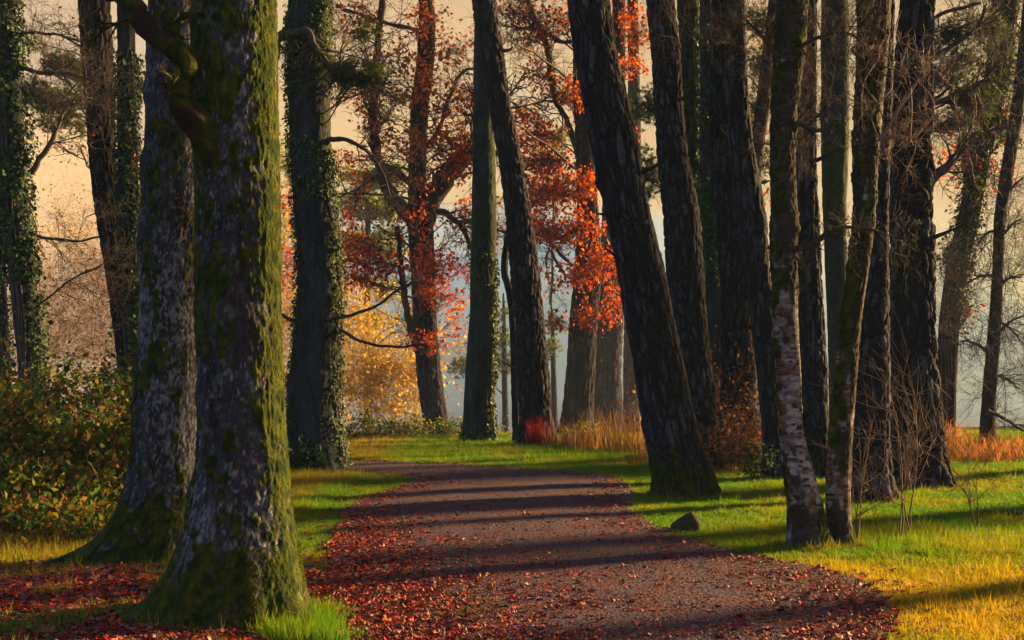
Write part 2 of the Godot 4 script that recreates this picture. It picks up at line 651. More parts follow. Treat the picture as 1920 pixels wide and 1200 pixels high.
# [how far the bark stands out, its colour] at a point of the trunk's skin
func skin(bark: String, p: Vector3, off: Vector3, h: float, a: float, t: Dictionary, r0: float) -> Array:
	var q := p + off
	var fine := noise_fine.get_noise_3d(q.x * 26.0, q.y * 14.0, q.z * 26.0)
	var tint: Color = t.get("tint", Color(1, 1, 1))
	var out := 0.0
	var col := Color(0.1, 0.1, 0.1)
	match bark:
		"pine":
			var wx := 0.35 * noise_fine.get_noise_3d(q.x * 3.0, q.y * 1.3, q.z * 3.0)
			var fx: float = 7.5 + 5.5 * fposmod(off.x * 0.37, 1.0)
			var fy: float = 1.5 + 1.8 * fposmod(off.z * 0.73, 1.0)
			var cell := noise_cell.get_noise_3d(q.x * fx + wx, q.y * fy + wx, q.z * fx) + 1.0
			var cell2 := noise_cell.get_noise_3d(q.x * 21.0 + wx, q.y * 5.0, q.z * 21.0) + 1.0
			var plate := smoothstep(0.03, 0.32, cell)
			var deep: float = minf(0.036, r0 * 0.11) * (0.65 + 0.6 * fposmod(off.y * 0.51, 1.0))
			out = deep * (plate - 0.6) + deep * 0.35 * (smoothstep(0.02, 0.3, cell2) - 0.5) + 0.004 * fine
			var patch := 0.5 + 0.8 * noise_soft.get_noise_3d(q.x * 4.0, q.y * 1.2, q.z * 4.0)
			var own := noise_plate.get_noise_3d(q.x * fx + wx, q.y * fy + wx, q.z * fx)
			col = mix(Color(0.024, 0.027, 0.036), Color(0.175, 0.182, 0.225), 0.5 * patch + 0.34 * own + 0.3 * fine - 0.03)
			col = mix(Color(0.026, 0.020, 0.022), col, plate)
		"beech":
			var blot := noise_soft.get_noise_3d(q.x * 2.2, q.y * 1.2, q.z * 2.2)
			var area := noise_soft.get_noise_3d(q.x * 1.1 + 13.0, q.y * 0.55, q.z * 1.1)
			var spots := noise_fine.get_noise_3d(q.x * 13.0, q.y * 7.0, q.z * 13.0)
			var spots2 := noise_fine.get_noise_3d(q.x * 37.0 + 5.0, q.y * 21.0, q.z * 37.0)
			var crack := noise_fine.get_noise_3d(q.x * 20.0, q.y * 3.0, q.z * 20.0 + 4.0)
			out = 0.007 * blot + 0.003 * crack + 0.002 * fine
			col = mix(Color(0.030, 0.031, 0.036), Color(0.085, 0.086, 0.102), 0.5 + 0.8 * blot + 0.3 * crack)
			col = mix(col, Color(0.045, 0.030, 0.018), smoothstep(0.2, 0.5, noise_soft.get_noise_3d(q.x * 4.0, q.y * 1.3, q.z * 4.0 + 7.0)))
			var pale := smoothstep(0.28, 0.55, 0.5 * spots + 0.65 * spots2 + 0.9 * area)
			col = mix(col, Color(0.30, 0.30, 0.325), pale * 0.8)
			col = mix(col, Color(0.13, 0.18, 0.15), 0.6 * smoothstep(0.5, 0.7, noise_fine.get_noise_3d(q.x * 8.0, q.y * 7.0, q.z * 8.0 - 9.0) + 0.4 * spots2))
			out += 0.003 * pale
		"grey":
			var blot := noise_soft.get_noise_3d(q.x * 2.5, q.y * 1.0, q.z * 2.5)
			out = 0.008 * blot + 0.006 * noise_fine.get_noise_3d(q.x * 16.0, q.y * 2.5, q.z * 16.0) + 0.002 * fine
			col = mix(Color(0.030, 0.033, 0.038), Color(0.075, 0.080, 0.092), 0.5 + 0.9 * blot + 0.4 * noise_fine.get_noise_3d(q.x * 16.0, q.y * 2.5, q.z * 16.0))
		"birch":
			var band := noise_fine.get_noise_3d(q.x * 3.0, q.y * 16.0, q.z * 3.0)
			var thin := noise_fine.get_noise_3d(q.x * 7.0, q.y * 60.0, q.z * 7.0)
			var peel := noise_soft.get_noise_3d(q.x * 4.0, q.y * 4.5, q.z * 4.0)
			out = 0.004 * peel + 0.0025 * band
			col = mix(Color(0.17, 0.14, 0.13), Color(0.50, 0.46, 0.45), 0.5 + band + 0.4 * noise_soft.get_noise_3d(q.x * 2.5, q.y * 1.5, q.z * 2.5))
			col = mix(col, Color(0.20, 0.095, 0.045), smoothstep(0.02, 0.28, peel + 0.2 * band))
			col = mix(col, Color(0.05, 0.035, 0.03), smoothstep(0.38, 0.55, thin + 0.25 * band))
			var dark := smoothstep(0.0, 0.3, noise_soft.get_noise_3d(q.x * 5.0, q.y * 2.0, q.z * 5.0 + 3.0) + lerpf(0.5, lerpf(-0.3, 0.5, smoothstep(-0.5, 0.5, h - t.get("dark_from", 3.0))), smoothstep(0.3, 0.5, h)))
			col = mix(col, Color(0.045, 0.04, 0.028), dark * 0.9)
			out += dark * 0.006 * fine
	col = Color(col.r * tint.r, col.g * tint.g, col.b * tint.b)
	# moss, where the photograph shows it: m = [[angle, spread, from height, to height, amount], ...]
	var amount := -1.0
	for m in t.get("moss", []):
		var da: float = absf(wrapf(a - m[0], -PI, PI)) / m[1]
		var inside: float = minf(1.0 - da, minf((h - m[2]) / 0.35, (m[3] - h) / 0.35))
		amount = maxf(amount, minf(inside, 0.5) + m[4] - 0.5)
	if amount > -0.9:
		var ragged := noise_soft.get_noise_3d(q.x * 3.4 + 3.0, q.y * 2.2, q.z * 3.4) * 0.9 + 0.35 * noise_fine.get_noise_3d(q.x * 12.0, q.y * 8.0, q.z * 12.0 + 3.0)
		var moss := smoothstep(-0.08, 0.14, amount + ragged)
		if moss > 0.0:
			var tone := 0.5 + 0.6 * noise_fine.get_noise_3d(q.x * 9.0, q.y * 7.0, q.z * 9.0) + 0.3 * fine
			var green: Color = mix(Color(0.010, 0.034, 0.003), Color(0.085, 0.10, 0.008), tone)
			col = mix(col, green, moss)
			out += moss * (0.010 + 0.003 * fine + 0.005 * noise_fine.get_noise_3d(q.x * 48.0, q.y * 4.5, q.z * 48.0))
	return [out, col.linear_to_srgb()]


func tree(called: String, label: String, t: Dictionary, group := "trunks along the path") -> Dictionary:
	var ax := axis_of(t)
	var base := Vector3(ax[1][0], 0.0, -t.d)
	base.y = ax[0][0]
	var o := thing(called, label, "tree", base, group)
	var m := part(o, "trunk", trunk_of(t, base, ax))
	trunk_spots.append([base.x, base.z, ax[2][0]])
	t.node = o
	t.base = base
	t.axis = ax
	t.trunk = m
	if t.get("more", 4.0) > 2.0:
		canopy(t)
	if t.bark == "pine" and t.d < 36.0:
		for k in 3:
			var y: float = ax[0][0] + rng.randf_range(1.6, 0.3 * t.d + 1.0)
			var a := rng.randf_range(-0.4, 0.5) + (PI if rng.randf() < 0.5 else 0.0)
			var from := centre_at(ax, t, y)
			var r: float = spline(ax[0], ax[2], y)
			var d := Vector3(cos(a), rng.randf_range(-0.1, 0.5), sin(a)).normalized()
			var thick := rng.randf_range(0.014, 0.03)
			var long := rng.randf_range(0.15, 0.5)
			var s := Shape.new()
			var p0 := from + d * r * 0.8 - base
			s.tube([p0, p0 + d * (r * 0.2 + long * 0.4) + ball() * 0.02, p0 + d * (r * 0.2 + long) + ball() * 0.06], [thick * 1.6, thick, thick * 0.5], 7, Color(0.05, 0.048, 0.052).linear_to_srgb())
			part(o, "branch_stub", s.mesh(mats.bark))
	return t


# ------------------------------------------------------------------ branches, leaves, ivy

# a branch drawn as a line of the photograph's pixels [[px, py, width, nearer by metres], ...]
func limb(t: Dictionary, pts: Array, called := "branch", col := Color(0.09, 0.085, 0.085), twigs := 0, leaf_at = null, twig_len := 1.0, sides := 10) -> void:
	var line := []
	var rad := []
	var n := pts.size()
	var ps := []
	for q in pts:
		ps.append(at(q[0], q[1], t.d - (q[3] if q.size() > 3 else 0.0)))
	for k in n - 1:
		var steps := 8
		for s in (steps + (1 if k == n - 2 else 0)):
			var u := s / float(steps)
			var p: Vector3 = ps[k].cubic_interpolate(ps[k + 1], ps[maxi(k - 1, 0)], ps[mini(k + 2, n - 1)], u)
			var r: float = lerpf(pts[k][2], pts[k + 1][2], u) * 0.5 * t.d / FOCAL
			p += Vector3(noise_fine.get_noise_2d(p.y * 2.0, p.x * 2.0), noise_fine.get_noise_2d(p.x * 2.0, p.y * 2.0 + 9.0), 0) * minf(0.03, r * 0.6)
			line.append(p - t.base)
			rad.append(r * (1.0 + 0.12 * noise_fine.get_noise_1d(p.y * 7.0 + p.x * 9.0)))
	var s := Shape.new()
	s.tube(line, rad, sides, col.linear_to_srgb())
	if t.get("limb_mat", "") == "smooth_bark":
		for k in s.v.size():
			var q: Vector3 = s.v[k] + t.base
			var m := smoothstep(-0.25, 0.1, noise_soft.get_noise_3d(q.x * 3.0, q.y * 3.0, q.z * 3.0) + 0.3 * noise_fine.get_noise_3d(q.x * 14.0, q.y * 14.0, q.z * 14.0))
			s.c[k] = mix(Color(0.05, 0.028, 0.022), mix(Color(0.014, 0.036, 0.004), Color(0.11, 0.115, 0.01), 0.5 + 0.7 * noise_fine.get_noise_3d(q.x * 11.0, q.y * 11.0, q.z * 11.0)), m).linear_to_srgb()
			s.v[k] += s.n[k] * (0.006 * m + 0.012 * noise_fine.get_noise_3d(q.x * 9.0, q.y * 9.0, q.z * 9.0) + 0.004 * noise_fine.get_noise_3d(q.x * 40.0, q.y * 40.0, q.z * 40.0))
	for k in twigs:
		var at_ := int(rng.randf_range(0.25, 1.0) * (line.size() - 1))
		var d: Vector3 = (line[mini(at_ + 1, line.size() - 1)] - line[maxi(at_ - 1, 0)]).normalized()
		d = (d * 0.4 + ball() * 0.9).normalized()
		twig(s, line[at_], d, twig_len * rng.randf_range(0.5, 1.2), maxf(0.004, rad[at_] * 0.35), 2, col, leaf_at)
	var b := part(t.node, called, s.mesh(mats.twig if not t.get("limb_mat") else mats[t.limb_mat]))
	b.set_meta("kind", "thing")
	b.remove_meta("kind")


func ball() -> Vector3:
	while true:
		var p := Vector3(rng.randf_range(-1, 1), rng.randf_range(-1, 1), rng.randf_range(-1, 1))
		if p.length_squared() < 1.0:
			return p
	return Vector3.ZERO


func twig(s: Shape, from: Vector3, dir: Vector3, length: float, r: float, level: int, col: Color, leaf_at, droop := 0.0, wild := 0.35) -> void:
	var pts := [from]
	var rad := [r]
	var steps := 5 if level > 0 else 4
	var p := from
	var d := dir
	for k in steps:
		d = (d + ball() * wild + GRAVITY * droop).normalized()
		p += d * length / steps
		pts.append(p)
		rad.append(maxf(r * (1.0 - 0.8 * (k + 1) / steps), 0.0016))
		if leaf_at != null and k > 0:
			leaf_at.append(p)
		if level > 0 and k > 0:
			for q in (2 if level > 1 or rng.randf() < 0.6 else 1):
				twig(s, p, (d * 0.6 + ball()).normalized(), length * rng.randf_range(0.35, 0.65), maxf(r * 0.5, 0.0018), level - 1, col, leaf_at, droop, wild)
	s.tube(pts, rad, 3, (col * rng.randf_range(0.8, 1.25)).linear_to_srgb())


func leaves(points: Array, size: float, palette: Array, per := 1, scatter := 0.1, m := "leaf") -> ArrayMesh:
	var s := Shape.new()
	for p in points:
		for q in per:
			var at_: Vector3 = p + ball() * scatter
			var d := (ball() + GRAVITY * 0.25).normalized()
			var side := d.cross(ball()).normalized()
			var up := d.cross(side).normalized()
			var k := size * (0.4 + 1.1 * rng.randf())
			var col: Color = palette[rng.randi() % palette.size()] * rng.randf_range(0.7, 1.2)
			s.leaf(at_, d * k, side * k * rng.randf_range(0.25, 0.42), up * k * 0.12, col.linear_to_srgb())
	return s.mesh(mats[m])


# needle tufts at the points
func needles(points: Array, size: float, palette: Array, count := 16) -> ArrayMesh:
	var s := Shape.new()
	for p in points:
		var axis := (ball() + Vector3.UP * 0.5).normalized()
		var col: Color = palette[rng.randi() % palette.size()] * rng.randf_range(0.7, 1.2)
		var c2 := col.linear_to_srgb()
		for q in count:
			var d := (axis * 0.5 + ball()).normalized() * size * rng.randf_range(0.7, 1.1)
			var side := d.cross(ball()).normalized() * size * (0.045 if size < 0.13 else 0.085)
			s.tri(p - side, p + side, p + d, c2)
	return s.mesh(mats.leaf)


# foliage that fills ellipses of the photograph: [[px, py, rx, ry, clumps], ...]; a branch runs from the trunk to each
func boughs(t: Dictionary, spots: Array, size: float, palette: Array, per := 3, thick := 0.9, needle := false, wood := Color(0.08, 0.06, 0.055), tuft := 0.0) -> void:
	for q in spots:
		var pts := []
		var near: float = q[5] if q.size() > 5 else 0.0
		var c := at(q[0], q[1], t.d - near)
		var rx: float = q[2] * t.d / FOCAL
		var ry: float = q[3] * t.d / FOCAL
		var s := Shape.new()
		var from_y := clampf(c.y - rng.randf_range(0.3, 1.5), t.axis[0][0] + 0.5, t.axis[0][t.axis[0].size() - 1])
		var from := centre_at(t.axis, t, from_y)
		var mid := from.lerp(c, 0.55) + Vector3(0, 0.25 * from.distance_to(c) * 0.4, rng.randf_range(-0.4, 0.4))
		var line := []
		var rad := []
		var r: float = clampf(from.distance_to(c) * 0.014, 0.012, 0.05)
		for k in 9:
			var u := k / 8.0
			var p := from.lerp(mid, u).lerp(mid.lerp(c, u), u) + ball() * 0.06
			line.append(p - t.base)
			rad.append(r * (1.0 - 0.75 * u))
		s.tube(line, rad, 5, wood.linear_to_srgb())
		for k in int(q[4]):
			var e := ball()
			var p := c + Vector3(e.x * rx, e.y * ry, e.z * thick * maxf(rx, ry))
			var src: Vector3 = line[4 + rng.randi() % 5] + t.base
			var m2 := src.lerp(p, 0.5) + ball() * 0.15
			s.tube([src - t.base, m2 - t.base, p - t.base], [0.009, 0.006, 0.003], 3, wood.linear_to_srgb())
			for z in per * 2:
				pts.append(p - t.base + ball() * (tuft if tuft > 0.0 else 0.30))
			twig(s, p - t.base, ball().normalized(), 0.4, 0.004, 0, wood, null)
		var b := part(t.node, "branch", s.mesh(mats.twig))
		part(b, "foliage", needles(pts, size, palette) if needle else leaves(pts, size, palette), "stuff")


# ivy on a trunk: bands [[angle, spread, from height, to height, leaves], ...]
func ivy(t: Dictionary, bands: Array, size: float, palette: Array, thick := 0.08) -> void:
	var s := Shape.new()
	for b in bands:
		for k in int(b[4]):
			var a: float = b[0] + b[1] * (rng.randf() * 2.0 - 1.0)
			var h := rng.randf_range(b[2], b[3])
			var lumps := noise_soft.get_noise_3d(cos(a) * 1.2 + t.d, h * 1.1, sin(a) * 1.2)
			if lumps < rng.randf_range(-0.5, 0.15):
				continue
			var y: float = t.axis[0][0] + h
			var c := centre_at(t.axis, t, y)
			var r: float = spline(t.axis[0], t.axis[2], y) + rng.randf() * thick * (0.6 + 1.2 * maxf(lumps, 0.0))
			var outw := Vector3(cos(a), 0, sin(a))
			var p: Vector3 = c + outw * r - t.base
			var d := (GRAVITY * 0.8 + outw * 0.35 + ball() * 0.7).normalized()
			var side := d.cross(outw + ball() * 0.5).normalized()
			var z := size * (0.45 + 0.85 * rng.randf() * rng.randf() + 0.2 * rng.randf())
			var col: Color = palette[rng.randi() % palette.size()] * rng.randf_range(0.6, 1.3)
			s.leaf(p, d * z, side * z * 0.45, outw * z * 0.15, col.linear_to_srgb())
	var b := part(t.node, "ivy", s.mesh(mats.ivy), "stuff")
	for k in 5:
		var st := Shape.new()
		var line := []
		var rad := []
		var a: float = bands[0][0] + rng.randf_range(-1.3, 1.3)
		for j in 26:
			var h: float = bands[0][3] * j / 25.0
			a += rng.randf_range(-0.16, 0.16)
			var y: float = t.axis[0][0] + h
			line.append(centre_at(t.axis, t, y) + Vector3(cos(a), 0, sin(a)) * (spline(t.axis[0], t.axis[2], y) + 0.012) - t.base)
			rad.append(lerpf(0.022, 0.008, j / 25.0))
		st.tube(line, rad, 6, Color(0.085, 0.07, 0.055).linear_to_srgb())
		part(b, "ivy_stem", st.mesh(mats.twig))


# short moss hairs standing out of mossy skin
func moss_hair(t: Dictionary, bands: Array, length: float) -> void:
	var s := Shape.new()
	for b in bands:
		for k in int(b[4]):
			var a: float = b[0] + b[1] * (rng.randf() * 2.0 - 1.0)
			var h := rng.randf_range(b[2], b[3])
			var y: float = t.axis[0][0] + h
			var c := centre_at(t.axis, t, y)
			var r: float = spline(t.axis[0], t.axis[2], y)
			for q in t.get("roots", []):
				r += q[1] * exp(-h / q[2]) * exp(-pow(wrapf(a - q[0], -PI, PI) / q[3], 2))
			var outw := Vector3(cos(a), 0, sin(a))
			if noise_soft.get_noise_3d(cos(a) * 1.6, y * 2.2, sin(a) * 1.6) < -0.15:
				continue
			var p: Vector3 = c + outw * (r + 0.004) - t.base
			var d := (outw + GRAVITY * 0.55 + ball() * 0.6).normalized() * length * rng.randf_range(0.5, 1.3)
			var side := d.cross(ball()).normalized() * 0.0022
			var col := mix(Color(0.018, 0.05, 0.005), Color(0.14, 0.135, 0.012), rng.randf())
			s.tri(p - side, p + side, p + d, col.linear_to_srgb())
	part(t.node, "moss", s.mesh(mats.leaf), "stuff")


# ------------------------------------------------------------------ the trees

const RIGHT := 0.0
const FRONT := PI / 2
const LEFT := PI

func trees_near() -> void:
	var t := tree("beech_tree", "nearest thick beech trunk, lichen-spotted, mossy edge and cut curving branch", {
		"d": 8.4, "bark": "beech", "seed": 4.0, "more": 3.0, "flare": 0.08,
		"p": [[438, 1165, 250], [442, 1120, 238], [447, 1050, 220], [450, 980, 194], [452, 900, 172], [452, 820, 160], [449, 700, 155], [447, 600, 154], [446, 400, 152], [441, 200, 152], [438, 0, 152]],
		"roots": [[2.75, 0.40, 0.17, 0.40], [0.45, 0.13, 0.16, 0.26], [1.1, 0.10, 0.22, 0.16], [1.62, 0.12, 0.16, 0.2], [2.1, 0.13, 0.26, 0.17], [-0.3, 0.1, 0.2, 0.25]],
		"moss": [[0.0, 1.0, -1.0, 9.0, 0.5], [FRONT, 6.0, -1.0, 0.5, 0.34], [2.4, 1.1, 2.75, 9.0, 0.40], [2.2, 0.7, 1.75, 2.5, 0.34], [FRONT, 6.0, -1.0, 9.0, -0.26], [3.0, 0.7, -1.0, 9.0, 0.1]]})
	t.limb_mat = "smooth_bark"
	limb(t, [[440, 420, 30, 0.10], [410, 300, 46, 0.19], [374, 240, 52, 0.30], [352, 200, 44, 0.36], [343, 160, 38, 0.38], [349, 126, 36, 0.38], [330, 88, 39, 0.38], [292, 60, 37, 0.38], [262, 34, 35, 0.36], [236, 6, 33, 0.3], [180, -22, 32, 0.2], [90, -60, 26, 0.0]], "branch", Color(0.085, 0.082, 0.016), 5, null, 0.22, 18)
	limb(t, [[330, 82, 10, 0.38], [335, 40, 9, 0.42], [350, 28, 10, 0.44], [374, 26, 7, 0.46]], "branch", Color(0.05, 0.06, 0.012))
	moss_hair(t, [[-0.1, 0.85, 0.2, 4.6, 15000], [FRONT, 2.2, -0.05, 0.55, 9000], [2.6, 0.8, 2.8, 4.6, 3500]], 0.022)
	t = tree("beech_tree", "grey lichen-spotted beech trunk half hidden behind the nearest one, mossy foot", {
		"d": 10.8, "bark": "beech", "seed": 31.0, "more": 3.0, "flare": 0.10,
		"p": [[290, 1066, 190], [298, 1020, 178], [306, 960, 156], [312, 900, 142], [318, 820, 132], [322, 700, 124], [325, 500, 118], [328, 300, 112], [332, 0, 104]],
		"roots": [[2.95, 0.78, 0.15, 0.28], [2.45, 0.28, 0.3, 0.3], [1.9, 0.14, 0.22, 0.16], [1.2, 0.18, 0.16, 0.3]],
		"moss": [[FRONT, 6.0, -1.0, 0.62, 0.42], [FRONT, 6.0, -1.0, 9.0, -0.22], [3.0, 0.6, 0.3, 2.2, 0.05], [1.9, 0.7, 1.55, 1.95, 0.30]]})
	moss_hair(t, [[FRONT, 2.2, -0.05, 0.5, 8000]], 0.022)
	# the ivy-grown trunks at the left
	var dark_ivy := [Color(0.018, 0.05, 0.012), Color(0.03, 0.075, 0.014), Color(0.06, 0.10, 0.02), Color(0.014, 0.035, 0.012)]
	t = tree("ivy_clad_tree", "slanting trunk at the left edge, wrapped in ivy above and bare below", {
		"d": 22.0, "bark": "grey", "p": [[64, 889, 56], [58, 720, 42], [50, 600, 48], [40, 500, 48], [30, 400, 48], [18, 200, 46], [6, 0, 44]]})
	ivy(t, [[FRONT, PI, 3.4, 9.8, 9000], [0.3, 0.8, 1.8, 3.6, 900]], 0.09, dark_ivy, 0.22)
	limb(t, [[30, 62, 7], [70, 62, 6], [110, 66, 5], [150, 78, 4]], "branch", Color(0.06, 0.05, 0.04), 14, null, 0.8, 5)
	limb(t, [[40, 130, 9], [80, 138, 8], [130, 140, 6], [175, 150, 4]], "branch", Color(0.06, 0.05, 0.04), 14, null, 0.8, 5)
	limb(t, [[60, 320, 12], [95, 270, 10], [110, 230, 8], [130, 190, 5]], "branch", Color(0.07, 0.055, 0.045), 16, null, 0.9, 5)
	limb(t, [[60, 438, 7], [90, 448, 6], [140, 452, 5], [185, 445, 4]], "branch", Color(0.07, 0.055, 0.045), 16, null, 0.8, 5)
	limb(t, [[45, 590, 5], [95, 555, 4], [140, 520, 4], [190, 500, 3]], "branch", Color(0.07, 0.05, 0.04), 20, null, 0.9, 4)
	t = tree("ivy_clad_tree", "thin dark ivied stem cut by the left picture edge", {
		"d": 26.0, "bark": "grey", "p": [[6, 862, 34], [4, 700, 28], [0, 560, 26], [-10, 300, 24], [-18, 0, 22]]})
	ivy(t, [[FRONT, PI, 1.2, 6.0, 2500]], 0.09, dark_ivy, 0.15)
	t = tree("pine_tree", "reddish grey slanting pine trunk left of the beech pair", {
		"d": 24.0, "bark": "pine", "tint": Color(1.0, 0.82, 0.72), "p": [[266, 875, 66], [250, 720, 48], [234, 600, 46], [222, 500, 50], [206, 400, 52], [193, 300, 48], [188, 200, 54], [182, 100, 58], [176, 0, 58]]})
	var orange := [Color(0.50, 0.10, 0.015), Color(0.55, 0.07, 0.012), Color(0.38, 0.05, 0.012), Color(0.5, 0.16, 0.02)]
	boughs(t, [[110, 45, 60, 14, 20, 0.4], [110, 130, 55, 16, 26, 0.5], [200, 200, 20, 40, 6, 0.6]], 0.07, orange, 1, 0.6)
	boughs(t, [[110, 270, 55, 30, 22, -0.4], [150, 275, 18, 20, 6, 0.5]], 0.07, orange, 1, 0.6)
	t = tree("ivy_clad_tree", "narrow trunk with dark ivy right beside the reddish slanting pine", {
		"d": 23.5, "bark": "grey", "tint": Color(0.8, 0.75, 0.7), "p": [[266, 878, 44], [257, 720, 36], [250, 600, 34], [245, 450, 36], [240, 300, 34], [238, 150, 33], [236, 0, 33]]})
	ivy(t, [[FRONT, PI, 3.2, 8.0, 5000], [0.6, 1.2, 1.6, 3.6, 1200]], 0.09, dark_ivy, 0.13)
	boughs(t, [[266, 290, 8, 40, 8, 0.3]], 0.07, orange, 1, 0.6)


func trees_middle() -> void:
	var dark_ivy := [Color(0.02, 0.055, 0.014), Color(0.035, 0.08, 0.016), Color(0.05, 0.09, 0.018), Color(0.02, 0.04, 0.015)]
	var red := [Color(0.60, 0.11, 0.008), Color(0.56, 0.075, 0.006), Color(0.42, 0.05, 0.006), Color(0.60, 0.17, 0.012), Color(0.3, 0.06, 0.01)]
	var orange := [Color(0.60, 0.16, 0.010), Color(0.58, 0.11, 0.008), Color(0.42, 0.065, 0.01), Color(0.55, 0.19, 0.018), Color(0.28, 0.065, 0.015)]
	var t := tree("ivy_clad_tree", "stout dark grey trunk with ivy down both sides at the path bend", {
		"d": 23.0, "bark": "grey", "seed": 12.0, "tint": Color(0.82, 0.9, 0.92), "flare": 0.2, "more": 5.0,
		"p": [[600, 882, 112], [596, 850, 104], [590, 800, 98], [590, 700, 92], [597, 600, 84], [599, 500, 80], [592, 400, 80], [583, 300, 78], [580, 200, 78], [580, 100, 82], [583, 0, 84]],
		"moss": [[0.4, 0.9, 1.0, 9.0, 0.0], [2.6, 0.6, -1.0, 9.0, 0.0]]})
	ivy(t, [[0.15, 0.65, 0.1, 6.0, 2600], [3.0, 0.6, 0.1, 8.5, 3200], [FRONT, 1.2, 5.0, 6.2, 500], [FRONT, PI, 7.0, 9.5, 2500]], 0.075, dark_ivy, 0.10)
	limb(t, [[560, 85, 14, 0.3], [535, 62, 16, 0.5], [522, 75, 14, 0.6], [516, 110, 10, 0.6]], "branch", Color(0.06, 0.07, 0.015), 6, null, 0.6, 7)
	limb(t, [[545, 62, 16, 0.5], [575, 60, 14, 0.6], [590, 85, 13, 0.6], [615, 125, 12, 0.5], [640, 150, 12, 0.4], [680, 148, 10, 0.4], [725, 150, 6, 0.3]], "branch", Color(0.06, 0.05, 0.035), 26, null, 0.9, 7)
	limb(t, [[620, 258, 12, 0.1], [660, 265, 9, 0.1], [690, 285, 7, 0.0], [715, 320, 5, 0.0], [735, 370, 4, 0.0], [760, 400, 3, 0.0]], "branch", Color(0.06, 0.05, 0.04), 18, null, 0.9, 6)
	limb(t, [[622, 600, 8, 0.2], [700, 575, 6, 0.2], [745, 545, 5, 0.1], [775, 528, 4, 0.0]], "branch", Color(0.05, 0.045, 0.04), 10, null, 0.7, 5)
	limb(t, [[622, 610, 8, 0.2], [690, 645, 6, 0.2], [750, 650, 5, 0.1], [800, 645, 4, 0.0]], "branch", Color(0.05, 0.045, 0.04), 10, null, 0.7, 5)
	limb(t, [[560, 600, 8, 0.1], [540, 596, 7, 0.1], [526, 588, 5, 0.1]], "branch", Color(0.05, 0.045, 0.04), 3, null, 0.5, 5)
	boughs(t, [[668, 146, 50, 9, 30, 0.4], [640, 128, 24, 8, 12, 0.4], [700, 140, 26, 10, 16, 0.3], [690, 60, 24, 12, 10, -1.0]], 0.13, [Color(0.07, 0.10, 0.015), Color(0.11, 0.14, 0.02)], 2, 0.5, true, Color(0.06, 0.05, 0.035), 0.2)
	# the forked oak
	t = tree("oak_tree", "forked oak with orange leaves standing before the pale lake", {
		"d": 38.0, "bark": "pine", "tint": Color(0.95, 0.80, 0.80), "more": 4.0,
		"p": [[822, 819, 56], [818, 800, 47], [805, 700, 46], [797, 600, 44], [792, 500, 44], [788, 420, 46], [784, 380, 38], [783, 300, 32], [787, 200, 33], [797, 120, 33], [801, 50, 32], [799, 0, 28]]})
	var wood := Color(0.085, 0.065, 0.062)
	t.limb_mat = "bark"
	limb(t, [[790, 430, 44], [808, 375, 42], [845, 322, 38], [875, 285, 34], [905, 250, 28], [940, 190, 22]], "limb", wood, 14, null, 1.6, 12)
	limb(t, [[786, 430, 30], [765, 402, 27], [735, 368, 24], [716, 325, 21], [704, 270, 19], [700, 200, 17], [706, 120, 15], [716, 0, 13], [720, -60, 9]], "limb", wood, 26, null, 1.6, 10)
	limb(t, [[801, 700, 20], [782, 650, 17], [764, 590, 14], [754, 520, 12], [748, 450, 10], [742, 425, 9]], "limb", wood, 8, null, 1.2, 8)
	limb(t, [[800, 392, 16], [838, 402, 13], [868, 430, 11], [886, 470, 8]], "branch", wood, 14, null, 1.0, 7)
	limb(t, [[770, 340, 15], [735, 318, 13], [712, 305, 8]], "branch", wood, 8, null, 1.0, 7)
	t.limb_mat = ""
	limb(t, [[785, 290, 10], [820, 245, 8], [848, 170, 7], [868, 135, 6], [900, 130, 4]], "branch", wood, 16, null, 1.4, 6)
	limb(t, [[700, 40, 8], [660, 22, 6], [630, 10, 5]], "branch", wood, 14, null, 1.4, 6)
	limb(t, [[795, 60, 8], [750, 48, 6], [690, 32, 5], [640, 18, 4]], "branch", wood, 18, null, 1.2, 6)
	boughs(t, [[800, 40, 50, 50, 46, 1.0], [745, 115, 50, 30, 40, 0.8], [730, 180, 40, 26, 42, 0.8], [795, 150, 40, 60, 60, 0.9], [700, 215, 30, 40, 40, 0.5], [840, 200, 45, 50, 44, 0.6],
		[660, 40, 44, 44, 44, 0.2], [850, 95, 34, 40, 34, 0.2], [665, 170, 40, 50, 30, 0.0], [660, 300, 34, 40, 24, 0.0], [870, 200, 24, 60, 30, 0.0], [790, 270, 60, 34, 64, 0.9], [850, 270, 40, 40, 60, 1.0], [720, 270, 30, 24, 16, 0.2], [795, 330, 30, 40, 18, 0.9], [860, 310, 30, 30, 34, 1.0]], 0.125, orange, 3, 0.7, false, wood)
	boughs(t, [[700, 330, 40, 30, 14, 0.0], [535, 500, 22, 60, 60, -3.0], [540, 380, 20, 60, 30, -3.0], [880, 380, 20, 50, 20, 0.0], [830, 555, 40, 30, 40, 0.3], [650, 400, 30, 30, 16, 0.0], [810, 500, 45, 34, 90, 1.1], [790, 540, 30, 30, 30, 0.8], [700, 490, 60, 40, 90, 0.5], [655, 450, 34, 40, 50, 0.3], [660, 520, 50, 26, 60, 0.2], [800, 640, 40, 22, 26, 1.0], [850, 600, 30, 40, 14, 0.4], [780, 425, 34, 40, 26, 0.9], [870, 500, 20, 40, 16, 0.2]], 0.125, red, 3, 0.7, false, wood)
	boughs(t, [[735, 430, 40, 34, 30, 0.3], [860, 430, 40, 45, 30, 0.0]], 0.11, [Color(0.16, 0.07, 0.02), Color(0.22, 0.07, 0.02), Color(0.1, 0.05, 0.025)], 3, 0.7, false, wood)
